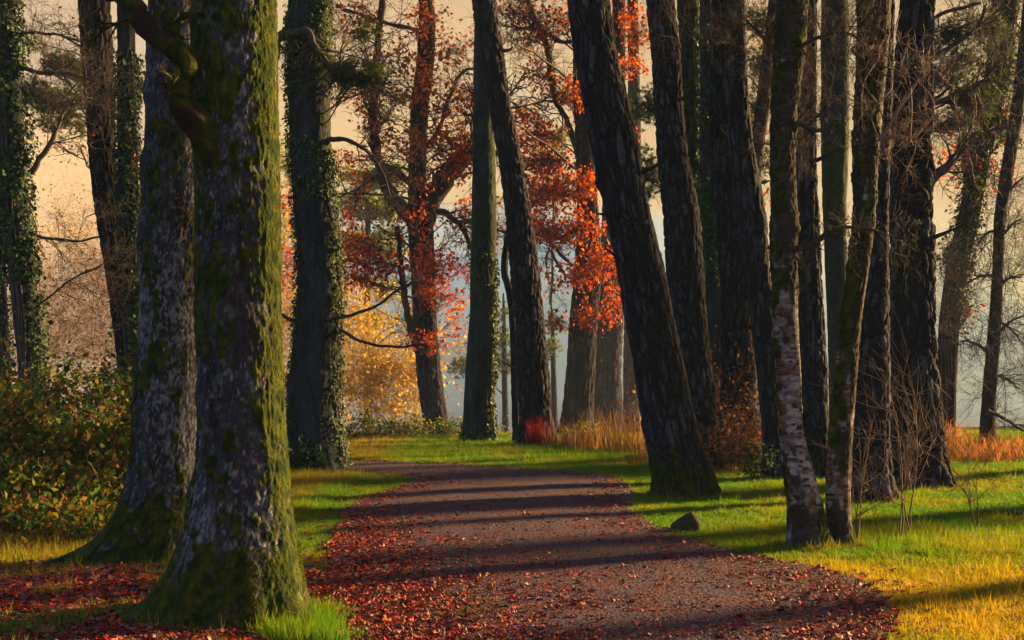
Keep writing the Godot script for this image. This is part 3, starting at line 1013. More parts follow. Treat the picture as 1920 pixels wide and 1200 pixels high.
	# straight green trunk, leaning pine, and the group behind
	t = tree("ivy_clad_tree", "straight greenish trunk with ivy on its sunny side before the lake", {
		"d": 33.7, "bark": "grey", "tint": Color(0.95, 1.15, 0.85), "flare": 0.15,
		"p": [[897, 832, 66], [897, 800, 58], [899, 700, 54], [904, 600, 49], [906, 500, 47], [907, 400, 46], [907, 200, 40], [908, 0, 36]],
		"moss": [[0.2, 1.2, 0.0, 9.0, 0.05], [FRONT, 6.0, 4.0, 6.5, 0.05]]})
	ivy(t, [[0.1, 0.6, 0.1, 5.0, 2600], [FRONT, 1.5, 0.0, 0.6, 500], [FRONT, PI, 4.2, 5.2, 400]], 0.09, [Color(0.05, 0.09, 0.02), Color(0.08, 0.12, 0.025), Color(0.03, 0.06, 0.015)], 0.10)
	t = tree("pine_tree", "slender dark pine leaning left with a bright bark edge, mid-picture", {
		"d": 32.0, "bark": "pine", "seed": 77.0, "tint": Color(0.92, 0.78, 0.80), "more": 5.0,
		"p": [[1008, 838, 76], [1006, 800, 64], [999, 700, 61], [993, 600, 54], [983, 500, 54], [972, 400, 48], [957, 300, 44], [938, 200, 41], [922, 100, 45], [907, 0, 45]]})
	limb(t, [[945, 97, 8], [955, 95, 6], [962, 88, 3]], "branch_stub", wood, 0, null, 1.0, 6)
	t = tree("young_tree", "thin crooked stem tucked behind the slender leaning pine", {
		"d": 33.0, "bark": "pine", "tint": Color(1.0, 0.8, 0.7), "p": [[970, 833, 17], [965, 720, 14], [962, 620, 13], [956, 550, 14], [946, 510, 14], [950, 450, 11], [958, 400, 9], [960, 300, 7]], "more": 0.5})
	t = tree("pine_tree", "dark trunk carrying red foliage left of the broad leaning pine", {
		"d": 38.0, "bark": "pine", "tint": Color(0.9, 0.8, 0.82), "p": [[1079, 819, 72], [1081, 800, 62], [1089, 700, 54], [1094, 600, 52], [1103, 500, 50], [1102, 400, 40], [1098, 300, 36], [1092, 200, 32], [1088, 0, 28]]})
	limb(t, [[1085, 300, 12], [1065, 230, 11], [1040, 180, 10], [1025, 90, 12], [1000, 30, 14], [980, -20, 14]], "limb", Color(0.05, 0.05, 0.035), 26, null, 1.6, 8)
	limb(t, [[1080, 80, 9], [1045, 75, 8], [1028, 60, 6]], "branch", Color(0.06, 0.05, 0.04), 10, null, 1.2, 6)
	limb(t, [[1025, 80, 8], [1000, 55, 7], [960, 55, 5]], "branch", Color(0.06, 0.05, 0.04), 16, null, 1.4, 6)
	limb(t, [[1075, 500, 8], [1035, 460, 7], [1010, 420, 6], [985, 400, 4]], "branch", Color(0.06, 0.05, 0.04), 22, null, 1.2, 6)
	limb(t, [[1060, 520, 6], [1030, 470, 5], [1025, 510, 4], [1040, 550, 3]], "branch", Color(0.06, 0.05, 0.04), 12, null, 1.0, 5)
	boughs(t, [[1005, 250, 55, 22, 80, 0.3], [1010, 300, 65, 40, 170, 0.3], [1040, 360, 80, 36, 190, 0.5], [1070, 430, 70, 32, 130, 0.6], [1020, 430, 55, 26, 90, 0.2], [1095, 345, 26, 22, 50, 1.0], [1125, 490, 38, 36, 70, 1.2], [1085, 520, 38, 26, 50, 1.2], [1115, 592, 50, 22, 44, 1.2],
		[1040, 600, 24, 24, 20, 0.6], [1000, 380, 20, 40, 24, 0.4], [1150, 560, 20, 40, 26, 0.8], [930, 430, 16, 60, 26, 0.3], [975, 480, 12, 30, 6, 0.2], [1030, 520, 30, 30, 12, 0.2]], 0.125, red, 3, 0.7, false, wood)
	boughs(t, [[1050, 170, 45, 22, 46, 0.6], [1075, 190, 24, 22, 30, 0.8], [1010, 140, 34, 34, 30, 0.4], [1040, 30, 60, 34, 60, 0.4], [1000, 60, 34, 44, 40, 0.3], [960, 20, 34, 24, 26, 0.2], [990, 215, 30, 16, 30, 0.3], [905, 60, 8, 14, 6, 4.0], [905, 210, 10, 14, 4, 4.0]], 0.12, orange, 3, 0.7, false, wood)
	t = tree("pine_tree", "brown far trunk just left of the broad leaning pine's lower half", {
		"d": 42.0, "bark": "pine", "tint": Color(1.1, 0.85, 0.6), "p": [[1139, 809, 60], [1140, 700, 49], [1144, 600, 48], [1150, 400, 40], [1158, 200, 28], [1161, 0, 24]]})
	boughs(t, [[1200, 60, 44, 40, 60, 1.0], [1185, 125, 40, 20, 34, 0.9], [1170, 20, 40, 24, 24, 0.6], [1180, 250, 24, 40, 12, 0.3], [1180, 400, 24, 60, 14, 0.3], [1090, 30, 40, 20, 10, 0.4]], 0.125, red, 3, 0.7, false, wood)
	t = tree("pine_tree", "thin brown far trunk touching the broad leaning pine's left side", {
		"d": 44.0, "bark": "pine", "tint": Color(1.1, 0.85, 0.6), "p": [[1184, 804, 32], [1184, 640, 28], [1190, 300, 24], [1186, 0, 20]]})
	limb(t, [[1190, 320, 7], [1215, 330, 7], [1245, 310, 5]], "branch", wood, 10, null, 1.4, 6)


func trees_right() -> void:
	var wood := Color(0.08, 0.065, 0.06)
	var warm := Color(0.13, 0.085, 0.06)
	var needle := [Color(0.10, 0.15, 0.018), Color(0.15, 0.19, 0.022), Color(0.06, 0.10, 0.015)]
	var dark_ivy := [Color(0.018, 0.06, 0.014), Color(0.03, 0.085, 0.016), Color(0.05, 0.10, 0.018)]
	var t := tree("pine_tree", "broad furrowed pine leaning left over the path bend, mossy foot", {
		"d": 17.7, "bark": "pine", "seed": 3.0, "more": 6.0, "flare": 0.14,
		"p": [[1288, 931, 126], [1283, 900, 116], [1272, 860, 108], [1255, 800, 102], [1238, 700, 94], [1218, 600, 90], [1201, 500, 88], [1177, 400, 84], [1157, 300, 88], [1137, 200, 86], [1117, 100, 80], [1103, 0, 80]],
		"moss": [[2.3, 0.9, -1.0, 0.6, 0.45], [0.5, 0.8, -1.0, 0.5, 0.45]]})
	t = tree("pine_tree", "tall pine with orange sunlit edge behind the broad leaning one", {
		"d": 23.0, "bark": "pine", "seed": 9.0, "more": 6.0,
		"p": [[1322, 882, 80], [1312, 800, 72], [1300, 700, 72], [1290, 600, 70], [1284, 500, 70], [1277, 400, 68], [1262, 300, 60], [1254, 200, 54], [1248, 100, 54], [1238, 0, 54]]})
	limb(t, [[1275, 90, 4, 0.5], [1268, 60, 3, 0.5], [1262, 20, 3, 0.5]], "branch", warm, 8, null, 0.9, 4)
	t = tree("pine_tree", "olive-green trunk peeping out right of the tall orange-edged pine", {
		"d": 30.0, "bark": "pine", "tint": Color(0.9, 0.85, 0.5), "p": [[1322, 845, 50], [1318, 700, 46], [1310, 500, 44], [1302, 300, 38], [1294, 200, 34], [1293, 100, 38], [1291, 0, 42]], "moss": [[FRONT, 6.0, 5.0, 12.0, -0.1]]})
	limb(t, [[1305, 75, 12], [1325, 82, 10], [1345, 85, 8]], "branch", wood, 8, null, 1.0, 6)
	limb(t, [[1300, 220, 12], [1325, 190, 9], [1350, 180, 7]], "branch", wood, 8, null, 1.0, 6)
	boughs(t, [[1325, 240, 22, 34, 70, -0.5], [1215, 200, 26, 34, 80, -1.0], [1210, 330, 24, 60, 90, -1.0], [1325, 120, 20, 40, 40, -0.5], [1325, 380, 14, 40, 30, -0.5]], 0.13, needle, 1, 0.8, true)
	t = tree("ivy_clad_tree", "trunk with a bright green ivy coat in the gap right of the orange-edged pine", {
		"d": 28.0, "bark": "grey", "tint": Color(0.8, 0.85, 0.85), "p": [[1338, 853, 42], [1336, 600, 38], [1334, 400, 36], [1330, 330, 34], [1325, 0, 26]]})
	ivy(t, [[FRONT, PI, 3.8, 6.6, 3000], [FRONT, PI, 6.6, 10.0, 1200]], 0.10, dark_ivy, 0.14)
	t = tree("pine_tree", "pale grey pine, back half of the fused-looking pair", {
		"d": 24.0, "bark": "pine", "seed": 41.0, "more": 5.0, "tint": Color(1.05, 1.0, 1.02),
		"p": [[1385, 876, 66], [1382, 600, 60], [1380, 500, 62], [1376, 400, 78], [1368, 300, 74], [1364, 200, 64], [1363, 0, 60]]})
	t = tree("pine_tree", "pine leaning right downward, front half of the fused-looking pair", {
		"d": 21.0, "bark": "pine", "seed": 53.0, "more": 5.0,
		"p": [[1457, 898, 50], [1449, 800, 40], [1438, 700, 38], [1430, 600, 42], [1419, 500, 46], [1408, 400, 56], [1394, 300, 48], [1384, 200, 42], [1378, 0, 38]]})
	for q in [[1390, 120, -12], [1400, 190, 14], [1405, 260, 10], [1415, 60, 20]]:
		limb(t, [[q[0], q[1], 4, 0.4], [q[0] + 30, q[1] + q[2], 3, 0.5], [q[0] + 60, q[1] + q[2] * 0.4, 2, 0.6]], "branch", warm, 14, null, 0.8, 4)
	t = tree("pine_tree", "reddish far trunk leaning right seen between grey pine and front birch", {
		"d": 34.0, "bark": "pine", "tint": Color(1.25, 0.9, 0.75), "p": [[1395, 830, 34], [1400, 600, 32], [1408, 400, 28], [1416, 300, 26], [1430, 200, 26], [1442, 100, 24], [1452, 0, 22]]})
	boughs(t, [[1425, 110, 34, 34, 90, -0.5], [1430, 40, 34, 28, 80, -0.5], [1415, 200, 26, 44, 70, -0.5], [1440, 300, 16, 50, 40, -0.5]], 0.13, needle, 1, 0.8, true)
	boughs(t, [[1420, 60, 40, 60, 14, -1.0], [1330, 100, 20, 80, 12, -1.0], [1440, 370, 14, 30, 8, -1.0], [1420, 230, 30, 60, 10, -1.0]], 0.12, [Color(0.55, 0.10, 0.01), Color(0.5, 0.16, 0.015)], 2, 0.8)
	t = tree("birch_tree", "front birch with white peeling bark and dark mossy foot beside the path", {
		"d": 12.0, "bark": "birch", "seed": 61.0, "more": 3.0, "dark_from": 2.5, "flare": 0.16,
		"p": [[1516, 1030, 84], [1514, 1000, 76], [1508, 950, 64], [1500, 900, 60], [1492, 860, 54], [1482, 800, 47], [1478, 700, 47], [1473, 600, 47], [1470, 500, 49], [1470, 400, 50], [1468, 300, 46], [1471, 200, 48], [1480, 100, 58], [1485, 0, 58]],
		"moss": [[0.5, 0.7, -1.0, 0.45, 0.3], [2.7, 0.7, 0.3, 6.0, 0.0], [FRONT, 6.0, 2.4, 9.0, -0.05]]})
	limb(t, [[1490, 470, 14, 0.05], [1525, 462, 10, 0.1], [1560, 430, 8, 0.15], [1610, 425, 6, 0.2], [1660, 440, 5, 0.25]], "branch", Color(0.05, 0.045, 0.025), 16, null, 0.35, 7)
	limb(t, [[1488, 240, 16, 0.05], [1500, 228, 12, 0.1], [1530, 245, 8, 0.1], [1560, 235, 6, 0.1]], "branch", Color(0.07, 0.065, 0.06), 14, null, 0.35, 7)
	limb(t, [[1490, 480, 8, 0.1], [1510, 500, 6, 0.15], [1518, 530, 5, 0.2]], "branch", Color(0.09, 0.07, 0.03), 4, null, 0.2, 6)
	limb(t, [[1500, 90, 8, 0.1], [1560, 60, 6, 0.2], [1610, 70, 4, 0.2]], "branch", Color(0.06, 0.05, 0.03), 26, null, 0.45, 6)
	limb(t, [[1455, 110, 10, 0.1], [1430, 70, 7, 0.1], [1400, 40, 4, 0.1]], "branch", Color(0.06, 0.05, 0.03), 18, null, 0.4, 6)
	t = tree("birch_tree", "slanting mossy birch just right of the front birch, sharing its foot", {
		"d": 12.1, "bark": "birch", "seed": 67.0, "more": 3.0, "dark_from": 0.95, "tint": Color(0.9, 0.85, 0.78), "flare": 0.14,
		"p": [[1576, 1027, 54], [1573, 1000, 47], [1572, 900, 46], [1577, 800, 45], [1587, 700, 40], [1595, 600, 40], [1609, 500, 40], [1620, 400, 42], [1622, 300, 48], [1628, 200, 52], [1635, 100, 58], [1638, 0, 62]],
		"moss": [[2.3, 1.0, 0.9, 3.0, 0.15], [FRONT, 6.0, 2.6, 9.0, -0.15]]})
	limb(t, [[1650, 265, 9, 0.1], [1685, 200, 8, 0.2], [1715, 160, 7, 0.2], [1738, 140, 5, 0.2], [1742, 118, 4, 0.2]], "branch", Color(0.2, 0.15, 0.11), 5, null, 0.35, 7)
	limb(t, [[1655, 268, 10, 0.1], [1670, 255, 9, 0.2], [1712, 258, 7, 0.2], [1735, 225, 5, 0.2]], "branch", Color(0.2, 0.15, 0.10), 4, null, 0.3, 7)
	limb(t, [[1640, 60, 7, 0.1], [1600, 90, 6, 0.2], [1615, 105, 8, 0.25], [1632, 86, 6, 0.25]], "branch", Color(0.25, 0.16, 0.11), 6, null, 0.25, 6)
	for k in 6:
		var x := 1600.0 + 24.0 * k
		var y := rng.randf_range(-10, 130)
		limb(t, [[1630, y, 5, 0.1], [x, y + 40, 3.5, 0.25], [x + rng.randf_range(-40, 40), y + 100, 2.5, 0.35], [x + rng.randf_range(-50, 50), y + 180, 2, 0.4]], "branch", Color(0.14, 0.095, 0.065), 3, null, 0.42, 4)
	t = tree("pine_tree", "dark furrowed pine between the two birches", {
		"d": 21.0, "bark": "pine", "seed": 71.0, "p": [[1532, 897, 62], [1530, 800, 48], [1526, 700, 48], [1521, 600, 48], [1515, 450, 44], [1511, 300, 40], [1514, 150, 34], [1516, 0, 30]]})
	t = tree("mossy_tree", "green mossy far trunk between the birches' upper stems", {
		"d": 34.0, "bark": "grey", "tint": Color(0.75, 1.1, 0.85), "p": [[1580, 830, 48], [1574, 640, 42], [1568, 500, 42], [1565, 400, 42], [1565, 300, 48], [1566, 200, 52], [1565, 0, 50]], "moss": [[FRONT, 6.0, 6.0, 9.0, 0.15]]})
	t = tree("pine_tree", "pine with glowing right edge immediately left of the biggest right trunk", {
		"d": 17.0, "bark": "pine", "seed": 81.0, "p": [[1637, 939, 88], [1635, 900, 74], [1634, 800, 68], [1637, 700, 62], [1640, 600, 52], [1645, 500, 42], [1648, 400, 36], [1655, 200, 34], [1660, 0, 34]]})
	t = tree("pine_tree", "thickest upright dark pine standing on the lawn at the right", {
		"d": 19.0, "bark": "pine", "seed": 91.0, "more": 6.0, "tint": Color(0.95, 0.9, 0.88),
		"p": [[1724, 915, 116], [1722, 880, 106], [1717, 800, 96], [1712, 700, 90], [1710, 600, 82], [1710, 500, 80], [1708, 400, 80], [1705, 300, 80], [1708, 200, 76], [1714, 100, 68], [1720, 0, 62]]})
	limb(t, [[1735, 350, 22, -0.3], [1765, 320, 18, -0.3], [1800, 290, 14, -0.4], [1830, 250, 10, -0.4]], "limb", wood, 12, null, 1.0, 8)
	limb(t, [[1740, 200, 12, -0.3], [1790, 180, 10, -0.4], [1850, 150, 8, -0.4]], "branch", wood, 16, null, 1.0, 6)
	limb(t, [[1740, 110, 12, -0.3], [1790, 85, 10, -0.4], [1830, 50, 8, -0.4], [1850, 10, 6, -0.4]], "branch", wood, 16, null, 1.0, 6)
	limb(t, [[1740, 40, 8, -0.3], [1790, 18, 7, -0.4], [1840, 5, 6, -0.4]], "branch", wood, 12, null, 0.9, 6)
	for k in 4:
		var y := 20.0 + 70.0 * k
		limb(t, [[1690 + 8 * (k % 3), y, 3, 0.5], [1680 + 12 * (k % 4), y + 40, 2.5, 0.7], [1700 + 9 * (k % 3), y + 90, 2, 0.8]], "branch", Color(0.14, 0.095, 0.065), 2, null, 0.7, 4)
	boughs(t, [[1790, 60, 44, 14, 80, -1.0], [1770, 145, 44, 16, 100, -1.0], [1830, 180, 34, 22, 90, -1.0], [1790, 230, 54, 14, 80, -1.0], [1800, 110, 44, 18, 70, -1.0], [1850, 60, 34, 30, 60, -1.0]], 0.10, needle, 1, 0.6, true)
	t = tree("ivy_clad_tree", "sinuous ivied tree leaning right near the right edge", {
		"d": 30.0, "bark": "grey", "tint": Color(1.1, 0.85, 0.6), "p": [[1776, 844, 36], [1776, 800, 31], [1776, 700, 36], [1781, 600, 38], [1795, 500, 40], [1818, 400, 40], [1836, 300, 38], [1858, 200, 44], [1875, 100, 46], [1885, 0, 48]]})
	ivy(t, [[FRONT, PI, 4.5, 11.5, 5500], [0.5, 0.8, 2.8, 4.6, 500]], 0.10, [Color(0.05, 0.08, 0.018), Color(0.08, 0.11, 0.02), Color(0.035, 0.06, 0.015)], 0.24)
	boughs(t, [[1830, 200, 44, 44, 110, 0.3], [1890, 130, 34, 60, 90, 0.3], [1890, 230, 34, 44, 80, 0.3], [1830, 330, 30, 30, 40, 0.3], [1790, 470, 24, 20, 22, 0.3], [1810, 570, 16, 40, 16, 0.3]], 0.10, [Color(0.08, 0.12, 0.02), Color(0.13, 0.15, 0.02), Color(0.05, 0.08, 0.015)], 3, 0.7)
	boughs(t, [[1790, 320, 44, 40, 30, -0.5], [1870, 250, 40, 60, 30, -0.5], [1800, 290, 40, 20, 20, -0.5], [1840, 300, 40, 14, 10, 0.4], [1770, 490, 14, 24, 12, 0.2], [1815, 590, 14, 14, 8, 0.3], [1880, 330, 20, 50, 16, -0.5]], 0.11, [Color(0.6, 0.10, 0.015), Color(0.6, 0.06, 0.012)], 2, 0.7)
	t = tree("young_tree", "thin bare tree nearest the right picture edge", {
		"d": 28.0, "bark": "grey", "tint": Color(1.2, 0.9, 0.65), "p": [[1856, 852, 42], [1852, 800, 28], [1858, 700, 25], [1866, 600, 23], [1871, 500, 20], [1876, 400, 21], [1892, 300, 24], [1908, 200, 24], [1920, 100, 24], [1930, 0, 22]]})
	for q in [[1876, 450, 1915, 410], [1868, 540, 1915, 520], [1880, 380, 1925, 330], [1862, 600, 1915, 640], [1850, 660, 1800, 640], [1868, 520, 1815, 530], [1875, 430, 1830, 460], [1856, 700, 1910, 730], [1860, 640, 1920, 590]]:
		limb(t, [[q[0], q[1], 8], [(q[0] + q[2]) / 2.0, (q[1] + q[3]) / 2.0 - 8, 5], [q[2], q[3], 3]], "branch", wood, 22, null, 1.1, 5)
	limb(t, [[1850, 770, 9, 0.2], [1880, 785, 7, 0.3], [1920, 808, 6, 0.3]], "branch", wood, 6, null, 0.6, 5)


# the crown above the frame
func canopy(t: Dictionary) -> void:
	var top: float = t.axis[0][t.axis[0].size() - 1]
	var c := centre_at(t.axis, t, top)
	var wide: float = 1.5 + 5.0 * t.axis[2][0]
	var pts := []
	var s := Shape.new()
	for k in 9:
		var a: float = TAU * k / 9.0 + t.d
		var from := centre_at(t.axis, t, top - rng.randf_range(0.0, 2.0))
		var to := c + Vector3(cos(a) * wide * rng.randf_range(0.6, 1.0), rng.randf_range(-0.6, 1.6), sin(a) * wide * rng.randf_range(0.6, 1.0))
		s.tube([from - t.base, from.lerp(to, 0.5) + Vector3(0, 0.2, 0) - t.base, to - t.base], [0.05, 0.035, 0.012], 5, Color(0.07, 0.055, 0.05).linear_to_srgb())
	for k in 700:
		var e := ball()
		pts.append(c + Vector3(e.x * wide, 0.6 + e.y * 1.5, e.z * wide) - t.base)
	part(t.node, "upper_branch", s.mesh(mats.twig), "stuff")
	part(t.node, "crown", needles(pts, 0.30, [Color(0.04, 0.06, 0.014), Color(0.06, 0.08, 0.016)], 10), "stuff")


# trees right of the frame: only their shadows, falling over path and lawn, are in the photograph
func trees_outside() -> void:
	var k := 0
	var kinds := ["first pine beyond the right edge, shading the near lawn", "second pine beyond the right edge, shading the near path", "third pine beyond the right edge, farther back", "fourth pine beyond the right edge, behind the bare tree", "fifth pine beyond the right edge, farthest out"]
	for q in [[8.6, 12.2, 0.30], [11.0, 18.0, 0.36], [14.0, 24.0, 0.4], [16.0, 20.0, 0.34], [19.0, 31.0, 0.4]]:
		var px: float = 960.0 + q[0] / q[1] * FOCAL
		var w: float = 2.0 * q[2] / q[1] * FOCAL
		var foot: float = 720.0 + 3712.0 / q[1]
		var t := tree("pine_tree", kinds[k], {"d": q[1], "bark": "pine", "seed": 100.0 + k, "more": 4.0,
			"p": [[px, foot, w * 1.25], [px, foot - 120, w], [px + 10, 300, w * 0.85], [px - 14, -200, w * 0.7]]}, "pines beyond the right edge")
		limb(t, [[px, 100, 20], [px - 80, 40, 14], [px - 180, 30, 8]], "branch", Color(0.08, 0.065, 0.06), 16, null, 1.0, 6)
		k += 1


# ------------------------------------------------------------------ undergrowth

func bush(called: String, label: String, category: String, where: Vector3, size: Vector3, count: int, leaf_size: float, palette: Array, stems: int, wood: Color, group := "", per := 2) -> Node3D:
	where.y = land(where.x, where.z)
	var o := thing(called, label, category, where, group)
	var pts := []
	var s := Shape.new()
	for k in stems:
		var a := rng.randf() * TAU
		var from := Vector3(cos(a) * size.x * 0.5 * rng.randf(), -0.05, sin(a) * size.z * 0.5 * rng.randf())
		var reach := Vector3(rng.randf_range(-1, 1) * size.x, size.y * rng.randf_range(0.55, 1.1), rng.randf_range(-1, 1) * size.z)
		var line := []
		var rad := []
		for q in 8:
			var u := q / 7.0
			var p := from + Vector3((reach.x - from.x) * u, reach.y * (u * 1.9 - u * u * 0.95) * 1.0, (reach.z - from.z) * u) + ball() * 0.04
			line.append(p)
			rad.append(0.008 * (1.0 - 0.7 * u))
			if q > 1:
				twig(s, p, ball().normalized(), 0.3, 0.0035, 0, wood, pts)
				pts.append(p)
		s.tube(line, rad, 4, wood.linear_to_srgb())
	while pts.size() * per < count:
		var e := ball()
		e.y = absf(e.y)
		if e.length() < 0.45:
			continue
		pts.append(Vector3(e.x * size.x, e.y * size.y, e.z * size.z) * (0.85 + 0.3 * noise_soft.get_noise_3d(e.x * 2.0 + where.x, e.y * 2.0, e.z * 2.0)))
	part(o, "stem", s.mesh(mats.twig), "stuff")
	part(o, "foliage", leaves(pts, leaf_size, palette, per, 0.09), "stuff")
	return o


# a shrub of fine upright twigs with small leaves
func twiggy(called: String, label: String, category: String, where: Vector3, height: float, spread: float, stems: int, level: int, wood: Color, leaf_size: float, palette: Array, per: int, group := "", keep := 1.0) -> Node3D:
	where.y = land(where.x, where.z)
	var o := thing(called, label, category, where, group)
	var s := Shape.new()
	var pts := []
	for k in stems:
		var a := rng.randf() * TAU
		var lean := rng.randf() * spread / height
		twig(s, Vector3(cos(a), 0, sin(a)) * spread * 0.15 * rng.randf() - Vector3(0, 0.05, 0), Vector3(cos(a) * lean, 1, sin(a) * lean).normalized(), height * rng.randf_range(0.7, 1.0), 0.012, level, wood, pts, -0.04, 0.22)
	part(o, "stem", s.mesh(mats.twig), "stuff")
	if per > 0:
		if keep < 1.0:
			pts = pts.filter(func(_p): return rng.randf() < keep)
		part(o, "foliage", leaves(pts, leaf_size, palette, per, 0.18), "stuff")
	return o


# a stand of tall dry blades
func stalks(called: String, label: String, category: String, where: Vector3, size: Vector3, count: int, palette: Array, group := "", bend := 0.4, wide := 0.012) -> Node3D:
	where.y = land(where.x, where.z)
	var o := thing(called, label, category, where, group)
	var s := Shape.new()
	for k in count:
		var e := ball()
		var p := Vector3(e.x * size.x, 0.0, e.z * size.z)
		p.y = land(where.x + p.x, where.z + p.z) - where.y - 0.03
		var h := size.y * (0.25 + 0.75 * pow(rng.randf(), 1.6))
		var d := (Vector3.UP + ball() * 0.35).normalized()
		var side := d.cross(ball()).normalized() * wide * 0.5
		var col: Color = (palette[rng.randi() % palette.size()] * rng.randf_range(0.6, 1.25)).linear_to_srgb()
		var p1 := p + d * h * 0.4
		var d2 := (d + ball() * bend).normalized()
		var p2 := p1 + d2 * h * 0.35
		var d3 := (d2 + ball() * bend + GRAVITY * bend * 0.8).normalized()
		var p3 := p2 + d3 * h * 0.3
		s.tri(p - side, p + side, p1 + side * 0.8, col)
		s.tri(p - side, p1 + side * 0.8, p1 - side * 0.8, col)
		s.tri(p1 - side * 0.8, p1 + side * 0.8, p2 + side * 0.5, col)
		s.tri(p1 - side * 0.8, p2 + side * 0.5, p2 - side * 0.5, col)
		s.tri(p2 - side * 0.5, p2 + side * 0.5, p3, col)
	part(o, "blade", s.mesh(mats.leaf), "stuff")
	return o


func undergrowth() -> void:
	var bramble := [Color(0.05, 0.12, 0.014), Color(0.12, 0.17, 0.018), Color(0.22, 0.19, 0.02), Color(0.30, 0.17, 0.02), Color(0.07, 0.15, 0.016), Color(0.16, 0.2, 0.02), Color(0.03, 0.08, 0.012), Color(0.2, 0.08, 0.02)]
	var marks := ["bramble thicket filling the lower left edge", "bramble thicket beside the half-hidden beech, yellow-green", "back bramble thicket below the slanting ivied trunk", "back bramble thicket below the reddish slanting pine", "low bramble fringe in front of the left thicket", "ankle-high bramble patch in the left grass strip", "ankle-high bramble patch beside the long mossy root"]
	var k := 0
	for q in [[-6.0, 14.2, 1.4, 1.15, 1.0, 6000], [-4.6, 14.6, 1.0, 1.25, 1.0, 5000], [-7.4, 17.5, 1.6, 1.75, 1.1, 5000], [-5.7, 17.8, 1.5, 1.75, 1.1, 5000], [-5.1, 12.9, 1.2, 0.65, 0.7, 3600], [-5.3, 11.9, 1.2, 0.26, 0.5, 1500], [-4.2, 12.1, 0.8, 0.28, 0.5, 1200]]:
		bush("bramble_bush", marks[k], "bush", Vector3(q[0], 0, -q[1]), Vector3(q[2], q[3], q[4]), q[5], 0.075, bramble, 26, Color(0.09, 0.04, 0.03), "brambles at the left", 2)
		k += 1
	var fringe := [Color(0.16, 0.12, 0.02), Color(0.22, 0.10, 0.025), Color(0.09, 0.12, 0.015), Color(0.26, 0.17, 0.04)]
	var fringe_at := [[-5.6, 12.2, 0.9, 0.42], [-4.4, 12.6, 0.8, 0.36], [-4.9, 11.4, 1.0, 0.3], [-3.9, 13.6, 0.6, 0.5]]
	var fringe_say := ["rusty rough grass in front of the lower left bramble", "rough olive grass between brambles and the half-hidden beech", "low rough grass nearest the viewer at the left", "rough grass clump touching the half-hidden beech's far side"]
	for j in fringe_at.size():
		var q: Array = fringe_at[j]
		stalks("rough_grass_clump", fringe_say[j], "grass clump", Vector3(q[0], 0, -q[1]), Vector3(q[2], q[3], 0.6), 900, fringe, "rough grass before the brambles", 0.9, 0.008)
	# golden and green shrubs behind the bend
	var gold := [Color(0.70, 0.48, 0.06), Color(0.68, 0.38, 0.035), Color(0.58, 0.48, 0.07), Color(0.5, 0.27, 0.03)]
	var tan := Color(0.30, 0.20, 0.10)
	var gold_at := [[-7.4, 44.0, 6.0], [-5.8, 43.0, 5.2], [-4.6, 45.0, 5.6], [-9.0, 46.0, 7.0], [-4.1, 42.0, 2.6], [-10.5, 43.0, 6.0]]
	var gold_say := ["golden shrub directly right of the stout ivied trunk", "golden shrub in the middle of the yellow thicket by the oak", "golden shrub nearest the forked oak's foot", "tall golden shrub glimpsed left of the stout ivied trunk", "lowest golden shrub at the lake side of the oak", "golden shrub mostly hidden by the nearest beech"]
	for j in gold_at.size():
		var q: Array = gold_at[j]
		twiggy("golden_shrub", gold_say[j], "shrub", Vector3(q[0], 0, -q[1]), q[2] * 0.95, 1.6, 6, 3, tan, 0.12, gold, 1, "golden shrubs beyond the bend", 0.38)
	# hazy thicket beyond the left trunks
	var left_say := ["hazy tan shrub at the far left edge", "hazy tan shrub right of the slanting ivied trunk", "hazy tan shrub between ivied trunk and reddish pine", "hazy tan shrub left of the reddish pine", "hazy tan shrub behind the reddish pine", "tallest hazy shrub in the left gap", "lowest hazy shrub in the left gap"]
	var left_at := [[-17.5, 45.0, 7.0], [-15.5, 42.0, 6.0], [-14.0, 44.0, 8.0], [-13.0, 41.0, 5.0], [-11.8, 40.0, 6.0], [-18.0, 56.0, 10.0], [-14.5, 38.0, 4.0]]
	for j in left_at.size():
		var q: Array = left_at[j]
		twiggy("hazy_shrub", left_say[j], "shrub", Vector3(q[0], 0, -q[1]), q[2] * 0.9, 2.0, 7, 3, Color(0.36, 0.23, 0.12), 0.09, [Color(0.6, 0.36, 0.09), Color(0.5, 0.25, 0.06)], 1, "hazy shrubs beyond the left trunks", 0.16)
	# young pines with bright needles behind the oak
	var lime := [Color(0.32, 0.36, 0.02), Color(0.40, 0.38, 0.025), Color(0.2, 0.26, 0.02)]
	var t := tree("young_pine", "bright lime-green young pine between the stout ivied trunk and oak", {"d": 47.0, "bark": "pine", "p": [[690, 799, 16], [688, 600, 13], [690, 400, 10], [688, 330, 6]], "more": 0.3}, "young pines by the lake")
	boughs(t, [[665, 385, 36, 26, 100, 0.3], [712, 395, 42, 22, 100, 0.0], [735, 330, 34, 16, 60, 0.0], [690, 340, 34, 16, 60, 0.3], [720, 460, 44, 26, 100, 0.0], [660, 460, 34, 32, 80, 0.2], [720, 540, 40, 20, 36, 0.0], [700, 600, 50, 16, 36, 0.3], [650, 330, 16, 20, 16, 0.2], [540, 300, 20, 60, 40, 0.0], [535, 420, 18, 60, 30, 0.0]], 0.17, lime, 2, 0.8, true, Color(0.08, 0.06, 0.04), 0.3)
	t = tree("young_pine", "small green pine showing between greenish trunk and slender leaning pine", {"d": 45.0, "bark": "pine", "p": [[948, 802, 12], [946, 700, 10], [945, 600, 7], [944, 560, 4]], "more": 0.2}, "young pines by the lake")
